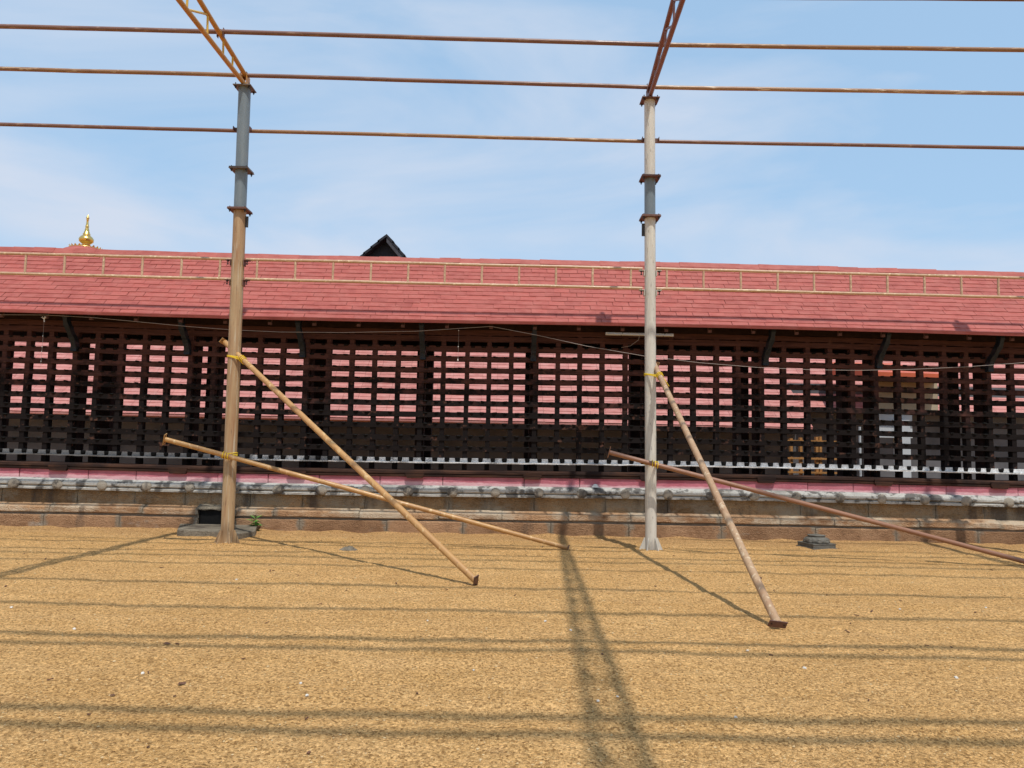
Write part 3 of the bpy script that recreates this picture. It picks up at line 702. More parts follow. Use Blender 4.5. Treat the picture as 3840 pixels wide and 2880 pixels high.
q = .001206; fin = [(270, 2), (300, 18), (330, 28), (365, 32), (372, 50), (392, 50), (402, 30), (425, 40), (440, 42), (455, 30), (560, 35), (625, 42), (640, 50), (680, 56), (700, 45), (755, 58), (778, 68), (805, 60), (830, 80), (880, 87), (905, 108), (925, 112), (940, 92), (960, 122), (1000, 172), (1050, 204), (1080, 216), (1100, 210), (1150, 205), (1200, 150), (1232, 113), (1250, 115), (1275, 150), (1310, 175), (1345, 300), (1365, 440), (1385, 462), (1400, 455)]
fm = MB(); fm.lathe([(r * q, (1400 - y) * q + zt - .005) for y, r in reversed(fin)], 32); fi = fm.build('finial', M['gold'], shrine)
pet = MB(); pet.add([(-.06, 0, 0), (.06, 0, 0), (.035, .02, .045), (0, .035, .085), (-.035, .02, .045), (-.06, -.012, 0), (.06, -.012, 0), (.0, .022, .08)], [(0, 1, 2, 3, 4), (5, 6, 1, 0), (6, 7, 3, 2, 1), (7, 5, 0, 4, 3), (7, 6, 5)])
pet_me = pet.mesh('petal', M['gold'])
for k in range(22):
    a = 2 * pi * k / 22; place(pet_me, 'petal', fi, (.54 * cos(a), .54 * sin(a), zt + .012), (0, 0, a - pi / 2))

# black gable
gp = at_y(1450, 876, 22.0)
gab = thing('black_gable', (gp.x, gp.y, 0), 'black tiled gable end rising behind the middle of the red ridge', 'gable')
def gslab(sx, run, rise, steps):
    mb = MB()
    for i in range(steps):
        t0, t1 = i / steps, (i + 1) / steps + .03; d = .028
        x0, x1 = sx * run * t0, sx * run * t1; z0, z1 = gp.z - rise * t0, gp.z - rise * t1
        mb.hexa([(x0, 0, z0 - .09 - d * 0), (x1, 0, z1 - .09 + d), (x1, 1.9, z1 - .09 + d), (x0, 1.9, z0 - .09), (x0, 0, z0 - .01), (x1, 0, z1 + d), (x1, 1.9, z1 + d), (x0, 1.9, z0 - .01)])
    return mb
gslab(-1, 1.9, 1.72, 9).build('roof_slope', M['black_tile'], gab); gslab(1, 1.6, 1.85, 9).build('roof_slope', M['black_tile'], gab)
gb = MB(); gb.prism([(-1.9, gp.z - 1.78), (0, gp.z - .06), (1.6, gp.z - 1.9)], 'y', .35, 1.85); gb.build('gable_wall', M['black_tile'], gab)
bb = MB(); bb.hexa([(.0, .02, gp.z - .25), (1.45, .02, gp.z - 1.95), (1.45, .34, gp.z - 1.95), (0, .34, gp.z - .25), (.0, .02, gp.z - .06), (1.6, .02, gp.z - 1.88), (1.6, .34, gp.z - 1.88), (0, .34, gp.z - .06)]); bb.build('bargeboard', M['black_board'], gab)
gl = MB(); gl.box(-1.2, 1.0, .5, 1.7, 0, gp.z - 1.8); gl.build('tower_wall', M['grey_wall'], gab)

# ------------------------------------------------------------------ canopy posts
def flange(root, p, mat, size=.31, two=True, rz=0.0):
    mb = MB(); s = size / 2
    mb.box(-s, s, -s, s, -.016, -.0012)
    if two: mb.box(-s + .004, s - .006, -s + .003, s - .004, .0012, .017)
    fo = mb.build('flange', mat, root, p, (0, 0, rz), .002)
    for sx in (-1, 1):
        for sy in (-1, 1):
            b = MB(); b.tube([(0, 0, -.06), (0, 0, .035)], .009, 8); b.lathe([(.018, -.038), (.018, -.017)], 6, smooth=False)
            b.build('bolt', M['bolt'], fo, (sx * (s - .035), sy * (s - .035), 0))
def angle_bracket(root, p, sx, mat):
    mb = MB(); t = .008
    mb.box(0, sx * .085, -.05, .05, -t, 0); mb.box(-.002 * sx, sx * t, -.05, .05, -.095, -t)
    o = mb.build('angle_bracket', mat, root, p)
    b = MB(); b.tube([(sx * .05, -.02, -.075), (sx * .05, -.02, .012)], .008, 8); b.lathe([(.018, -.03), (.018, -.012)], 6, (sx * .05, -.02, 0), smooth=False); b.lathe([(.015, -.075), (.015, -.06)], 6, (sx * .05, -.02, 0), smooth=False)
    b.build('bolt', M['bolt'], o)
def post(base, topx, topz, r, segs, label, lugs, cols, capmat, gmat):
    root = thing('steel_post', base, label, 'post', 'pipe posts carrying the canopy frame')
    ax = lambda z: Vector((topx * z / topz, 0, z))
    for z0, z1, mt, fm_, rad in segs:
        mb = MB(); mb.tube([ax(z0 + (0 if z0 < .01 else .017)), ax((z0 + z1) / 2), ax(z1 - .017)], rad, 32); mb.build('pipe_section', M[mt], root)
        flange(root, ax(z1), M[fm_], .31 if z1 < 7 else .29, z1 < 7.2)
    for k in range(6):
        a = radians(-90 + 33 + 60 * k - 3); c, s = cos(a), sin(a)
        g = MB(); pr_ = [(.0, -.02), (.10, -.02), (.097, .03), (.018, .215), (0, .215)]
        vs = [(r * .98 + x, y_, z) for y_ in (-.006, .006) for x, z in pr_]; n = 5
        g.add(vs, [tuple(range(n - 1, -1, -1)), tuple(range(n, 2 * n))] + [(i, (i + 1) % n, n + (i + 1) % n, n + i) for i in range(n)])
        g.build('gusset', gmat, root, (0, 0, 0), (0, 0, a))
    bpz = MB(); bpz.box(-.19, .19, -.19, .19, -.02, .012); bpz.build('base_plate', gmat, root)
    for z in (4.51, 4.187):
        for sx in (-1, 1):
            angle_bracket(root, ax(z - .026) + Vector((sx * (r + .006), .0, 0)), sx, cols)
    for sx, z0, z1 in lugs:
        l = MB(); l.box(0, sx * .05, -.006, .006, z0, z1); lo = l.build('lug', M['bolt'], root, ax((z0 + z1) / 2) * 1.0 - Vector((0, 0, (z0 + z1) / 2)) + Vector((sx * r * .97, -.01, 0)))
    return root
PL = Vector((-4.374, 11.767, 0)); PR = Vector((2.236, 11.907, 0))
post_l = post(PL, -.092, 7.35, .098, [(0, 5.30, 'post_tan', 'flange', .098), (5.30, 5.965, 'post_blue', 'flange_grey', .097), (5.965, 7.35, 'post_blue', 'flange_grey', .096)],
              'rusty tan pipe post with blue grey upper lengths carrying the yellow truss', [(1, 5.02, 5.2)], M['flange'], M['flange'], M['post_tan'])
post_r = post(PR, -.058, 7.35, .089, [(0, 5.36, 'post_cream', 'flange', .089), (5.36, 6.02, 'post_blue', 'flange', .0885), (6.02, 7.35, 'post_cream', 'flange', .088)],
              'cream painted pipe post with one short blue grey length carrying the brown truss', [(-1, 5.05, 5.26)], M['post_cream'], M['flange'], M['post_cream'])
post_x = copy_tree(post_r); post_x.location = (8.87, 12.05, 0); post_x['label'] = 'cream pipe post holding up the right hand end of the canopy pipes'

# ------------------------------------------------------------------ trusses
TD = Vector((.025, 1, 0)).normalized()
def upz(Y): return 7.555 + .120 * (11.85 - Y)
def truss(X, Yp, label, chord, lace):
    root = thing('roof_truss', (X, Yp, 7.36), label, 'truss', 'tube trusses running back from the posts')
    L = 14.0; f = lambda s, z: Vector((-TD.x * s, -TD.y * s, z - 7.36))
    y_of = lambda s: Yp - s * TD.y
    lo = lambda s: 7.405 + .0045 * s
    hi = lambda s: upz(y_of(s)) + (Yp - 11.80) * .12
    mb = MB(); mb.tube([f(-.10, lo(0) - .005), f(L / 2, lo(L / 2)), f(L, lo(L))], .037, 16); mb.build('lower_chord', M[chord], root)
    mb = MB(); mb.tube([f(-.12, hi(-.12)), f(L / 2, hi(L / 2)), f(L, hi(L))], .037, 16); mb.build('upper_chord', M[chord], root)
    tops = []; s = .52
    web = [(.52, .52), (.87, .89), (1.43, 1.45)]
    for a, b in web:
        m2 = MB(); m2.tube([f(a, lo(a) + .02), f(b, hi(b) - .02)], .016, 10); m2.build('lacing', M[lace], root)
    s = 1.45
    while s < L - 1.2:
        step = .58 + .012 * s
        m2 = MB(); m2.tube([f(s + .02, hi(s) - .02), f(s + step, lo(s + step) + .02)], .016, 10); m2.build('lacing', M[lace], root)
        m2 = MB(); m2.tube([f(s + step + .03, lo(s + step) + .02), f(s + step + .03, hi(s + step) - .02)], .016, 10); m2.build('lacing', M[lace], root)
        s += step
    for sx in (-1, 1):
        e = MB(); e.box(sx * .038 - .004, sx * .038 + .004, -.05, .11, .012, .185); e.build('end_plate', M[chord], root)
    return root
tr_l = truss(-4.466, 11.76, 'yellow ochre tube truss rising from the left post', 'truss_yellow', 'truss_lace')
tr_r = truss(2.178, 11.90, 'red brown tube truss rising from the right post', 'truss_red', 'truss_red')
tr_x = copy_tree(tr_r); tr_x.location = (8.82, 12.05, 7.36); tr_x['label'] = 'red brown tube truss at the right hand end of the canopy'

# ------------------------------------------------------------------ roof pipes
def pipe(p0, p1, r, mt, label, cat='pipe', sag=.012, group='roof pipes laid across the trusses', cleat=True):
    p0 = Vector(p0); p1 = Vector(p1); mid = (p0 + p1) / 2; n = 9; rr = random.Random(label)
    pts = [p0.lerp(p1, i / (n - 1)) - mid + Vector((0, rr.uniform(-.003, .003), -sag * 4 * (i / (n - 1)) * (1 - i / (n - 1)) + rr.uniform(-.003, .003))) for i in range(n)]
    mb = MB(); mb.tube(pts, r, 16)
    o = mb.build('roof_pipe', M[mt], None, mid); tag(o, label, cat, group); return o
YP1, YP2, YP3, YP4 = 10.85, 11.86, 12.0, 9.75
def P(x, y, Y): return at_y(x, y, Y)
pr = .032
ends = {  # per row: depth, left end, joint at left truss, joint at right truss, right end (photo pixels)
    'top': (YP1, (-330, 91), (828, 119), (2484, 168), (4300, 195)),
    'middle': (YP2, (-330, 249), (915, 282), (2437, 327), (4200, 357)),
    'lowest': (YP3, (-300, 458), (915, 491), (2436, 530), (4200, 562))}
mats = {'top': ('pipe_oxide', 'pipe_oxide', 'pipe_tan'), 'middle': ('pipe_tan', 'pipe_oxide', 'pipe_pale'), 'lowest': ('pipe_oxide', 'pipe_tan', 'pipe_oxide')}
bays = ('left of the yellow truss', 'between the two trusses', 'right of the brown truss')
bays_lo = ('left of the rusty tan post', 'between the two posts', 'right of the cream post')
rowt = {'top': 'topmost of the three brown pipes crossing the sky', 'middle': 'middle of the three brown pipes crossing the sky', 'lowest': 'lowest of the three brown pipes crossing the sky'}
for row, (Y, a, b, c, d) in ends.items():
    q = [P(*e, Y + .0195 * (e[0] - 1920) / FPX * 11.9) for e in (a, b, c, d)]   # the row runs parallel to the wall
    for i in range(3):
        p0, p1 = q[i].copy(), q[i + 1].copy()
        if i > 0: p0.x += .012
        if i < 2: p1.x -= .012
        pipe(p0, p1, pr * (.95 if row == 'lowest' else 1.05), mats[row][i], f'{rowt[row]}, {(bays_lo if row == "lowest" else bays)[i]}', sag=.0)
    for i in (1, 2):
        if row != 'lowest':
            cl = MB(); cl.box(-.05, -.042, -.03, .03, -.09, .05); cl.box(.042, .05, -.03, .03, -.09, .05); cl.tube([(-.06, 0, .035), (.06, 0, .035)], .007, 8)
            cl.build('pipe_cleat', M['flange'], tr_l if i == 1 else tr_r, q[i] - Vector((tr_l if i == 1 else tr_r).location))
        else:
            cl = MB(); cl.box(-.14, .14, -.046, -.034, -.035, .035); cl.box(-.14, -.13, -.12, -.034, -.03, .03); cl.box(.13, .14, -.12, -.034, -.03, .03)
            cl.build('pipe_clamp', M['flange'], post_l if i == 1 else post_r, q[i] - Vector((post_l if i == 1 else post_r).location))
p0 = P(2484, -3, YP4); p1 = P(4300, 6, YP4)
pipe(P(2600, -13, YP4), P(4300, -1, YP4), .032, 'pipe_oxide', 'dark roof pipe just grazing the top right corner above the sky', sag=0)
# the rest of the canopy pipes, overhead and behind the camera: their shadows stripe the sand
for Ys in (12.3, 11.84, 11.1, 10.67, 10.0, 8.65, 7.44, 6.33, 6.05, 4.62, 4.34, 2.9):
    Yp = (Ys - .48 * (upz(0) + 0 + .07)) / (1 - .48 * .12); z = upz(Yp) + .07
    thick = .040 if Ys in (6.33, 4.62, 4.34) else (.035 if Ys in (8.65, 7.44, 6.05) else .029)
    e = random.uniform(-.06, .06)
    pipe((-11.2, Yp - .17 + e, z), (11.5, Yp + .12 - e, z), thick, 'pipe_oxide', 'rusty roof pipe lying on the trusses overhead, striping the sand with shadow', sag=.02, group='roof pipes overhead')

# ------------------------------------------------------------------ ladder girders between the posts
def girder(p0, p1, xs, label, dz=.324):
    root = thing('ladder_girder', p0, label, 'girder', 'bronze ladder girders between the posts')
    d = p1 - p0; rr = random.Random(label)
    for z in (0, -dz):
        n = 12; pts = [Vector((d.x * i / (n - 1), d.y * i / (n - 1), d.z * i / (n - 1) + z + rr.uniform(-.003, .003))) for i in range(n)]
        mb = MB(); mb.tube(pts, .024, 14); mb.build('chord', M['girder'], root)
    for x in xs:
        t = (x - p0.x) / d.x; q = d * t
        mb = MB(); mb.tube([q + Vector((rr.uniform(-.004, .004), 0, -.018)), q + Vector((rr.uniform(-.004, .004), 0, -dz / 2)), q + Vector((0, 0, -dz + .018))], .0185, 10); mb.build('rung', M['girder'], root)
    return root
YG = 11.85
gx = lambda px, py=1030: at_y(px, py, YG).x
G0, G1 = at_y(-330, 946, YG), at_y(864, 973, YG)
girder(Vector((G0.x, YG - .12, 4.52)), Vector((PL.x - .095 - .07, YG - .03, 4.511)), [gx(x) for x in (-182, -38, 106, 250, 394, 539, 683, 826)], 'bronze ladder girder left of the rusty tan post')
girder(Vector((PL.x + .052, YG - .03, 4.513)), Vector((PR.x - .16, YG + .06, 4.516)), [gx(x) for x in (965, 1108, 1249, 1390, 1530, 1668, 1807, 1947, 2085.5, 2224, 2368)], 'bronze ladder girder spanning between the two posts')
girder(Vector((PR.x + .065, YG + .06, 4.518)), Vector((8.7, YG + .16, 4.512)), [gx(x) for x in (2503, 2643, 2784, 2923, 3062, 3200.6, 3341, 3482, 3623.6, 3765, 3905)], 'bronze ladder girder right of the cream post')

# ------------------------------------------------------------------ props
def end_plate(root, p, d, mat, w=.15, l=.15, twist=0.0):
    mb = MB(); mb.box(-w / 2, w / 2, -l / 2, l / 2, -.004, .004)
    o = mb.build('end_plate', mat, root, p); qd = Vector(d).to_track_quat('Z', 'Y'); o.rotation_euler = (qd @ Matrix.Rotation(twist, 3, 'Z').to_quaternion()).to_euler()
    for sx in (-1, 1):
        h = MB(); h.tube([(sx * (w / 2 - .025), 0, -.007), (sx * (w / 2 - .025), 0, .007)], .009, 8); h.build('bolt', M['bolt'], o)
def prop(top, base, r, mt, label, twist=(0, 0)):
    root = thing('prop_pole', base, label, 'prop pole', 'pipe props leaning on the posts')
    v = Vector(top) - Vector(base); d = v.normalized(); rr = random.Random(label)
    mb = MB(); n = 8; mb.tube([v * (i / (n - 1)) + Vector((rr.uniform(-.003, .003), rr.uniform(-.003, .003), rr.uniform(-.003, .003))) for i in range(n)], r, 20); mb.build('pipe', M[mt], root)
    end_plate(root, v, d, M[mt], .17, .09, twist[0]); end_plate(root, Vector((0, 0, 0)) - d * .002, d, M['flange'], .17, .07, twist[1])
    return root
def on_line(a, b, t): return a + (b - a) * t
tl = at_y(842, 1283, 11.95); bl = at_ground(1784, 2178, .055)
prop(tl, bl, .041, 'prop_tan', 'long orange tan pipe prop leaning steeply against the rusty post', (.4, 1.1))
t2 = at_y(618, 1647, 11.52); b2 = at_ground(2128, 2055, .03)
prop(t2, b2, .037, 'prop_tan', 'orange tan pipe prop tied low across the rusty post', (1.2, .3))
tr = at_y(2453, 1365, 12.03); b3 = at_ground(2916, 2340, .05)
prop(tr, b3, .041, 'prop_buff', 'buff weathered pipe prop leaning steeply against the cream post', (.2, .15))
t4 = at_y(2284, 1696, 11.60); b4 = at_ground(3880, 2116, .03)
prop(t4, b4, .036, 'prop_red', 'red brown pipe prop tied low across the cream post', (1.4, .3))

# ropes: a few turns round post and prop
def rope(c, pc, r, pd, label, tail=None, turns=3):
    """c post axis point, pc prop axis point beside it, pd prop direction"""
    root_loc = Vector(c); mb = MB(); rr = random.Random(label); pcv = Vector(pc) - root_loc; pd = Vector(pd).normalized()
    for k in range(turns):
        dz = (k - 1) * .016 + rr.uniform(-.006, .006); pts = []
        for i in range(40):
            a = 2 * pi * i / 40; p = Vector((cos(a), sin(a), 0)) * (r + .007)
            w = max(0, p.normalized().dot(Vector((pcv.x, pcv.y, 0)).normalized())) ** 3
            q = p + Vector((0, 0, dz + .02 * sin(a * 2 + k) * .4)); tgt = pcv + (pcv.normalized() * .05) + pd * (k - 1) * .03
            pts.append(q.lerp(Vector((tgt.x, tgt.y, tgt.z + dz)), w * .9))
        mb.tube(pts, .0062, 6, closed=True)
    a = pd.cross(Vector((0, 0, 1))).normalized(); b = pd.cross(a).normalized()
    pts = []
    for i in range(70):
        t = i / 69; th = 2 * pi * 3.2 * t
        pts.append(pcv + pd * (t - .5) * .13 + (a * cos(th) + b * sin(th)) * .049)
    mb.tube(pts, .0062, 6)
    if tail:
        for j in range(2): mb.tube([pcv + Vector((0, -.05, 0)), pcv + Vector((tail[0] * .5, -.07, tail[1] * .45 + .012 * j)), pcv + Vector((tail[0] + .02 * j, -.06, tail[1] - .03 * j))], .0055, 6)
    tag(mb.build('rope', M['rope'], None, root_loc), label, 'rope', 'yellow ropes tying props to posts')
def axis(base, dx, z): return Vector((base.x + dx * z / 7.35, base.y, z))
def near(top, base, x):
    t = (x - base.x) / (top.x - base.x); return base.lerp(top, t)
cL = axis(PL, -.092, 2.93); rope(cL, near(tl, bl, cL.x + .19), .098, tl - bl, 'yellow rope binding the steep prop high on the rusty post')
q2 = near(t2, b2, PL.x - .018); cL2 = axis(PL, -.092, q2.z + .015); rope(cL2, q2, .098, t2 - b2, 'yellow rope binding the low prop to the rusty post')
tt = b3.lerp(tr, (2.74 - b3.z) / (tr.z - b3.z)); rope(axis(PR, -.058, tt.z + .05), tt, .089, tr - b3, 'yellow rope with loose tail high on the cream post', (.11, -.13))
q4 = near(t4, b4, PR.x - .015); rope(axis(PR, -.058, q4.z + .01), q4, .089, t4 - b4, 'yellow rope binding the low prop to the cream post')

# ------------------------------------------------------------------ things hung under the eave
lt = thing('tube_light', to_world(*[wall_at(2398, 1255, -.02)[0], -.02, wall_at(2398, 1255, -.02)[1]]), 'cream tube light fitting hung under the eave behind the cream post', 'lamp', None, WANG)
ul, ur = wall_at(2271, 1252, -.02)[0], wall_at(2525, 1258, -.02)[0]; hw = (ur - ul) / 2
mb = MB(); mb.box(-hw, hw, -.03, .03, -.022, .028); mb.build('housing', M['white_tube'], lt, bevel=.006)
mb = MB(); mb.tube([(-hw + .03, -.045, -.006), (hw - .03, -.045, -.006)], .015, 12); mb.build('tube', M['white_paint'], lt)
for x in (-hw * .52, hw * .72):
    mb = MB(); mb.bar((x - .02, -.034, -.03), (x + .02, -.034, .034), .012, .012); mb.build('strap', M['iron'], lt)
mb = MB(); mb.tube([(0, 0, -.03), (-.02, 0, -.1), (-.15, .1, -.2), (-.3, .2, -.22)], .004, 6); mb.build('cable', M['wire'], lt)

wpts = [(-260, 1176), (0, 1180), (165, 1181), (337, 1190), (480, 1203), (700, 1224), (870, 1237), (1050, 1245), (1280, 1247), (1560, 1242), (1842, 1224), (2010, 1256), (2200, 1298), (2415, 1335), (2620, 1360), (2840, 1378), (3050, 1387), (3220, 1389), (3420, 1385), (3620, 1376), (3840, 1360), (4150, 1325)]
W = [to_world(wall_at(x, y, -.17)[0], -.17, wall_at(x, y, -.17)[1]) for x, y in wpts]
mb = MB(); mb.tube(W, .005, 6); tag(mb.build('overhead_wire', M['wire']), 'thin pale wire looping along under the red eave', 'wire')
def dangle(px, y0, y1, beads, label, first):
    u, z0 = wall_at(px, y0, -.12); z1 = wall_at(px, y1, -.12)[1]
    root = thing('hanging_string', to_world(u, -.12, z0), label, 'string', 'strings with white scraps hung under the eave')
    mb = MB(); mb.tube([(0, 0, 0), (.005, 0, (z1 - z0) / 2), (0, 0, z1 - z0)], .002, 5); mb.build('cord', M['wire'], root)
    for y, s in beads:
        z = wall_at(px, y, -.12)[1] - z0; mb = MB()
        mb.lathe([(.001, -s), (s * .5, -s * .4), (s * .35, s * .3), (.001, s)], 6, (0, 0, z)); mb.build('scrap', M['white'], root)
    if first:
        mb = MB()
        for k in range(5):
            a = random.uniform(-1.2, 1.2); mb.bar((0, 0, -.05), (.055 * sin(a), -.02, -.05 + .055 * cos(a) * random.choice((-1, 1))), .018, .006)
        mb.build('ribbon', M['white'], root)
dangle(166, 1187, 1370, [(1260, .012), (1300, .014), (1318, .01), (1355, .012)], 'string of white scraps hanging under the eave near the left edge', True)
dangle(1720, 1237, 1356, [(1239, .014), (1300, .014), (1350, .026)], 'string of white scraps hanging under the eave at mid lattice', False)

# ------------------------------------------------------------------ things on the ground
sc = at_ground(810, 2000); slab = MB()
gx0 = at_ground(663, 2009); gx1 = at_ground(895, 2024); gx2 = at_ground(957, 2011)
W_ = [Vector((gx0.x, gx0.y, 0)), Vector(((gx0.x + gx1.x) / 2, gx0.y - .10, 0)), Vector((gx1.x, gx1.y, 0)), Vector((gx2.x, gx2.y, 0)), Vector((at_ground(960, 1992).x, 13.56, 0)), Vector((at_ground(674, 1985).x, 13.54, 0))]
vs = [(p.x - sc.x, p.y - sc.y, -.03) for p in W_]; top = [(p.x - sc.x, p.y - sc.y, .10 + random.uniform(-.008, .008)) for p in W_]
n = 6; slab.add(vs + top, [tuple(range(n, 2 * n))] + [(i, (i + 1) % n, n + (i + 1) % n, n + i) for i in range(n)])
tag(slab.build('concrete_slab', M['concrete'], None, (sc.x, sc.y, 0), bevel=.012), 'low blackened concrete slab below the drain behind the rusty post', 'slab')

wp_ = at_ground(958, 1992); weed = thing('weed_plant', (wp_.x + .02, 13.45, .0), 'small green weed growing at the wall foot beside the slab', 'plant')
st = MB()
lf = MB(); lf.add([(0, 0, 0), (.022, .03, .004), (.026, .07, .0), (0, .13, -.02), (-.026, .07, 0), (-.022, .03, .004), (0, .06, -.008)], [(0, 1, 6), (1, 2, 6), (2, 3, 6), (3, 4, 6), (4, 5, 6), (5, 0, 6)])
lf_me = lf.mesh('leaf', M['leaf']); rr = random.Random(4)
for k in range(5):
    dx, dy = rr.uniform(-.07, .05), rr.uniform(-.06, .0); h = rr.uniform(.12, .30)
    st.tube([(0, 0, 0), (dx * .4, dy * .4, h * .5), (dx, dy, h)], .004, 6)
    for j in range(6):
        t = .35 + .65 * j / 5; place(lf_me, 'leaf', weed, (dx * t, dy * t, h * t), (rr.uniform(-.5, .6), rr.uniform(-.4, .4), rr.uniform(0, 2 * pi))).scale = (.95,) * 3
st.build('stem', M['leaf'], weed)

pc = at_ground(3062, 2052); ped = thing('stone_pedestal', (pc.x, pc.y, 0), 'small carved grey stone pedestal on the sand near the wall', 'pedestal', None, radians(14))
s_ = .215; mb = MB()
mb.box(-s_ - .02, s_ + .02, -s_ - .02, s_ + .02, -.02, .012); mb.box(-s_, s_, -s_, s_, .012, .082); mb.box(-s_ - .008, s_ + .008, -s_ - .008, s_ + .008, .082, .094)
mb.build('base', M['pedestal'], ped, bevel=.004)
mb = MB(); mb.lathe([(.185, .094), (.198, .115), (.196, .15), (.175, .19), (.14, .213), (.132, .218), (.132, .226), (.146, .234), (.148, .246), (.12, .250), (.001, .250)], 40, wob=lambda a, z: 1 + (.035 * abs(sin(a * 4)) if z < .2 else 0))
mb.build('drum', M['pedestal'], ped)
ped.scale = (1, 1, .84)
pt = MB(); pt.lathe([(.001, .022), (.02, .02), (.034, .012), (.04, 0)], 10)
pt_me = pt.mesh('carved_petal', M['pedestal'])
for k in range(8):
    a = pi / 8 + k * pi / 4
    place(pt_me, 'carved_petal', ped, (.198 * cos(a), .198 * sin(a), .118), (0, pi / 2, a)); place(pt_me, 'carved_petal', ped, (.192 * cos(a), .192 * sin(a), .162), (0, pi / 2 - .3, a)).scale = (.6, .75, .8)

lump = MB(); u, z = wall_at(2232, 1826, .12); lump.lathe([(.07, 0), (.05, .03), (.034, .055), (.001, .062)], 10)
tag(lump.build('plaster_lump', M['white'], None, to_world(u, .1, .872 + bow(u))), 'pale cone of plaster resting on the grey cornice left of the cream post', 'lump')

pbm = []
for k in range(3):
    bm = bmesh.new(); bmesh.ops.create_icosphere(bm, subdivisions=1, radius=.02)
    for v in bm.verts: v.co *= random.uniform(.7, 1.15); v.co.z *= .6
    me = bpy.data.meshes.new('pebble'); bm.to_mesh(me); bm.free(); me.materials.append(M['pebble']); pbm.append(me)
rr = random.Random(21)
PEB = ['white pebble at the far left edge of the sand', 'pale pebble in front of the rusty post', 'pale pebble beside the double shadow stripe at left', 'pale pebble below the double shadow stripe right of the truss shadow', 'white pebble on the sand right of the buff prop foot', 'pale pebble at the left edge of the truss shadow', 'pale pebble inside the truss shadow near the viewer', 'pale pebble near the right edge of the sand', 'pale pebble below the foot of the steep tan prop', 'pale pebble just left of the truss shadow', 'pale pebble in the left foreground beside a dry leaf', 'pale pebble in mid foreground between the shadow pairs', 'small pale pebble in the middle of the foreground', 'pale pebble by the nearest stripe right of the truss shadow', 'pale pebble in the right foreground', 'pale pebble in front of the buff prop foot', 'pale pebble just above the nearest shadow stripe', 'pale pebble on the shadow crossing under the truss']
for i, (x, y) in enumerate([(43, 2283), (886, 2175), (279, 2357), (2803, 2443), (3374, 2287), (2243, 2638), (2315, 2618), (3698, 2285), (1603, 2333), (2045, 2330), (535, 2532), (1128, 2562), (1776, 2513), (2760, 2695), (3586, 2546), (3017, 2507), (1150, 2614), (2140, 2365)]):
    g = at_ground(x, y); o = place(pbm[i % 3], 'pebble', None, (g.x, g.y, sand_h(g.x, g.y) + .006), (0, 0, rr.uniform(0, 6))); s = rr.uniform(.55, .95) * (.8 + .03 * g.y); o.scale = (s,) * 3
    tag(o, PEB[i], 'pebble', 'pale pebbles scattered over the sand')
lv = MB(); lv.add([(-.06, 0, .005), (-.02, .028, .018), (.03, .024, .012), (.065, 0, .02), (.03, -.026, .006), (-.02, -.024, .012), (0, 0, .004)], [(0, 1, 6), (1, 2, 6), (2, 3, 6), (3, 4, 6), (4, 5, 6), (5, 0, 6)])
lv_me = lv.mesh('dry_leaf', M['dry_leaf'])
for x, y, lab, s in ((681, 2568, 'dry brown leaf lying in the left foreground sand', .55), (625, 2414, 'dry brown leaf on the double shadow stripe at left', .5), (2850, 2168, 'dry leaf beside the buff prop', .7), (420, 2614, 'small dark leaf by the nearest shadow stripe at far left', .35)):
    g = at_ground(x, y); o = place(lv_me, 'dry_leaf', None, (g.x, g.y, sand_h(g.x, g.y) + .006), (.2, .1, rr.uniform(0, 6))); o.scale = (s,) * 3; tag(o, lab, 'leaf', 'dry leaves on the sand')
rg = MB(); vs = []; n = 9
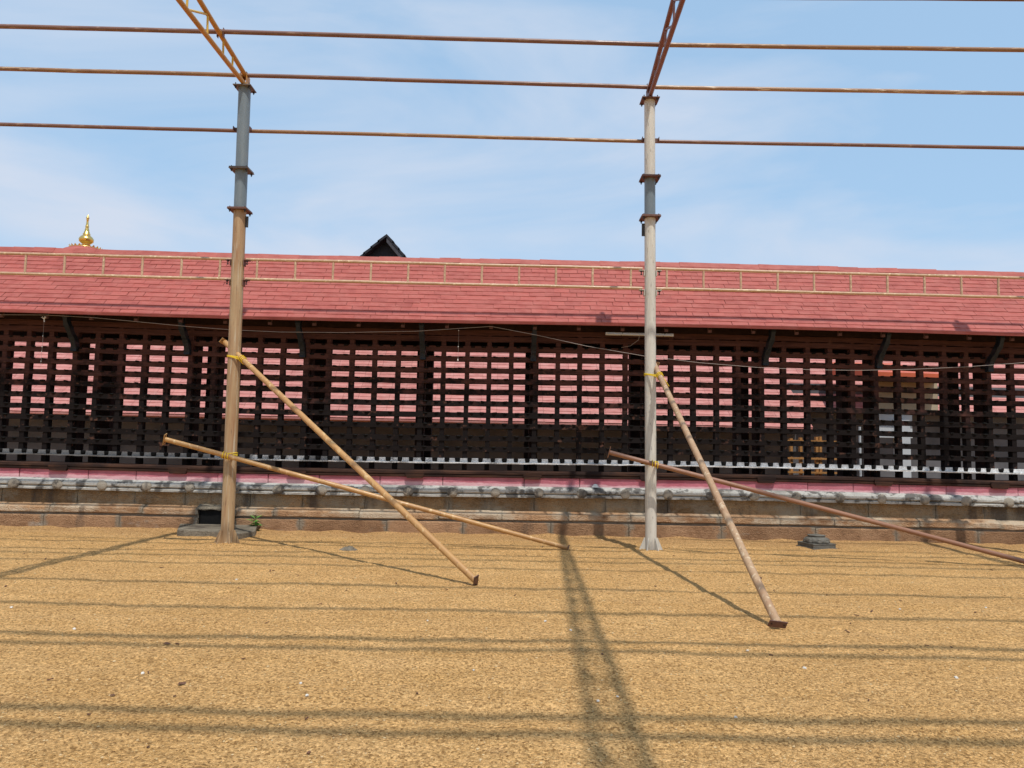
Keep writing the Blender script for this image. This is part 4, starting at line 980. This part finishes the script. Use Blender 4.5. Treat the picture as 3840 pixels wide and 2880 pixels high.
for j in range(n):
    for i in range(n):
        x = (i / (n - 1) - .5) * .26; y = (j / (n - 1) - .5) * .2; e = max(0, 1 - (x / .14) ** 2 - (y / .11) ** 2)
        vs.append((x + .02 * mnoise.noise((i, j, 1.3)), y + .02 * mnoise.noise((i * 1.1, j, 7.3)), .004 + e * (.05 + .06 * mnoise.noise((i * .9, j * .9, 4.4)))))
rg.add(vs, [(j * n + i, j * n + i + 1, (j + 1) * n + i + 1, (j + 1) * n + i) for j in range(n - 1) for i in range(n - 1)])
g = at_ground(1306, 2064); tag(rg.build('rag', M['concrete'], None, (g.x, g.y, 0)), 'crumpled pale rag on the sand between post and steep prop', 'rag')

lit = MB(); rr = random.Random(33)
for k in range(60):
    y = 3.2 + 10.0 * rr.random(); x = rr.uniform(-1, 1) * (.7 * y + .3); a = rr.uniform(0, 3.14); L = rr.uniform(.012, .045) * (.6 + .06 * y)
    z = sand_h(x, y) + .006; lit.bar((x - L * cos(a) / 2, y - L * sin(a) / 2, z), (x + L * cos(a) / 2, y + L * sin(a) / 2, z + rr.uniform(0, .012)), rr.uniform(.004, .016), .006)
tag(lit.build('bark_litter', M['dry_leaf']), kind='stuff')
# loose clods and coarse grains over the sand near the viewer
gr = MB(); rr = random.Random(9)
oct_f = [(0, 2, 4), (2, 1, 4), (1, 3, 4), (3, 0, 4), (2, 0, 5), (1, 2, 5), (3, 1, 5), (0, 3, 5)]
for k in range(26000):
    y = 3.0 + 10.3 * rr.random() ** 1.35; x = rr.uniform(-1, 1) * (.75 * y + .4)
    s = (.0035 + .0055 * rr.random() ** 3) * (.75 + .06 * y); z = sand_h(x, y) + s * .25
    sx, sy, sz = s * rr.uniform(.7, 1.5), s * rr.uniform(.7, 1.4), s * rr.uniform(.6, 1.0)
    gr.add([(x + sx, y, z), (x - sx, y, z), (x, y + sy, z), (x, y - sy, z), (x + sx * .2, y, z + sz), (x, y, z - sz)], oct_f, False, rr.random() + .001)
def mat_grain():
    t = NT('loose sand grains'); r = t.attr('rnd')
    c = t.ramp(r, [(0, (.22, .125, .05)), (.3, (.40, .25, .105)), (.8, (.52, .35, .16)), (1, (.56, .42, .24))])
    return t.done(c, .95, 0, .1)
tag(gr.build('loose_grains', mat_grain()), kind='stuff')
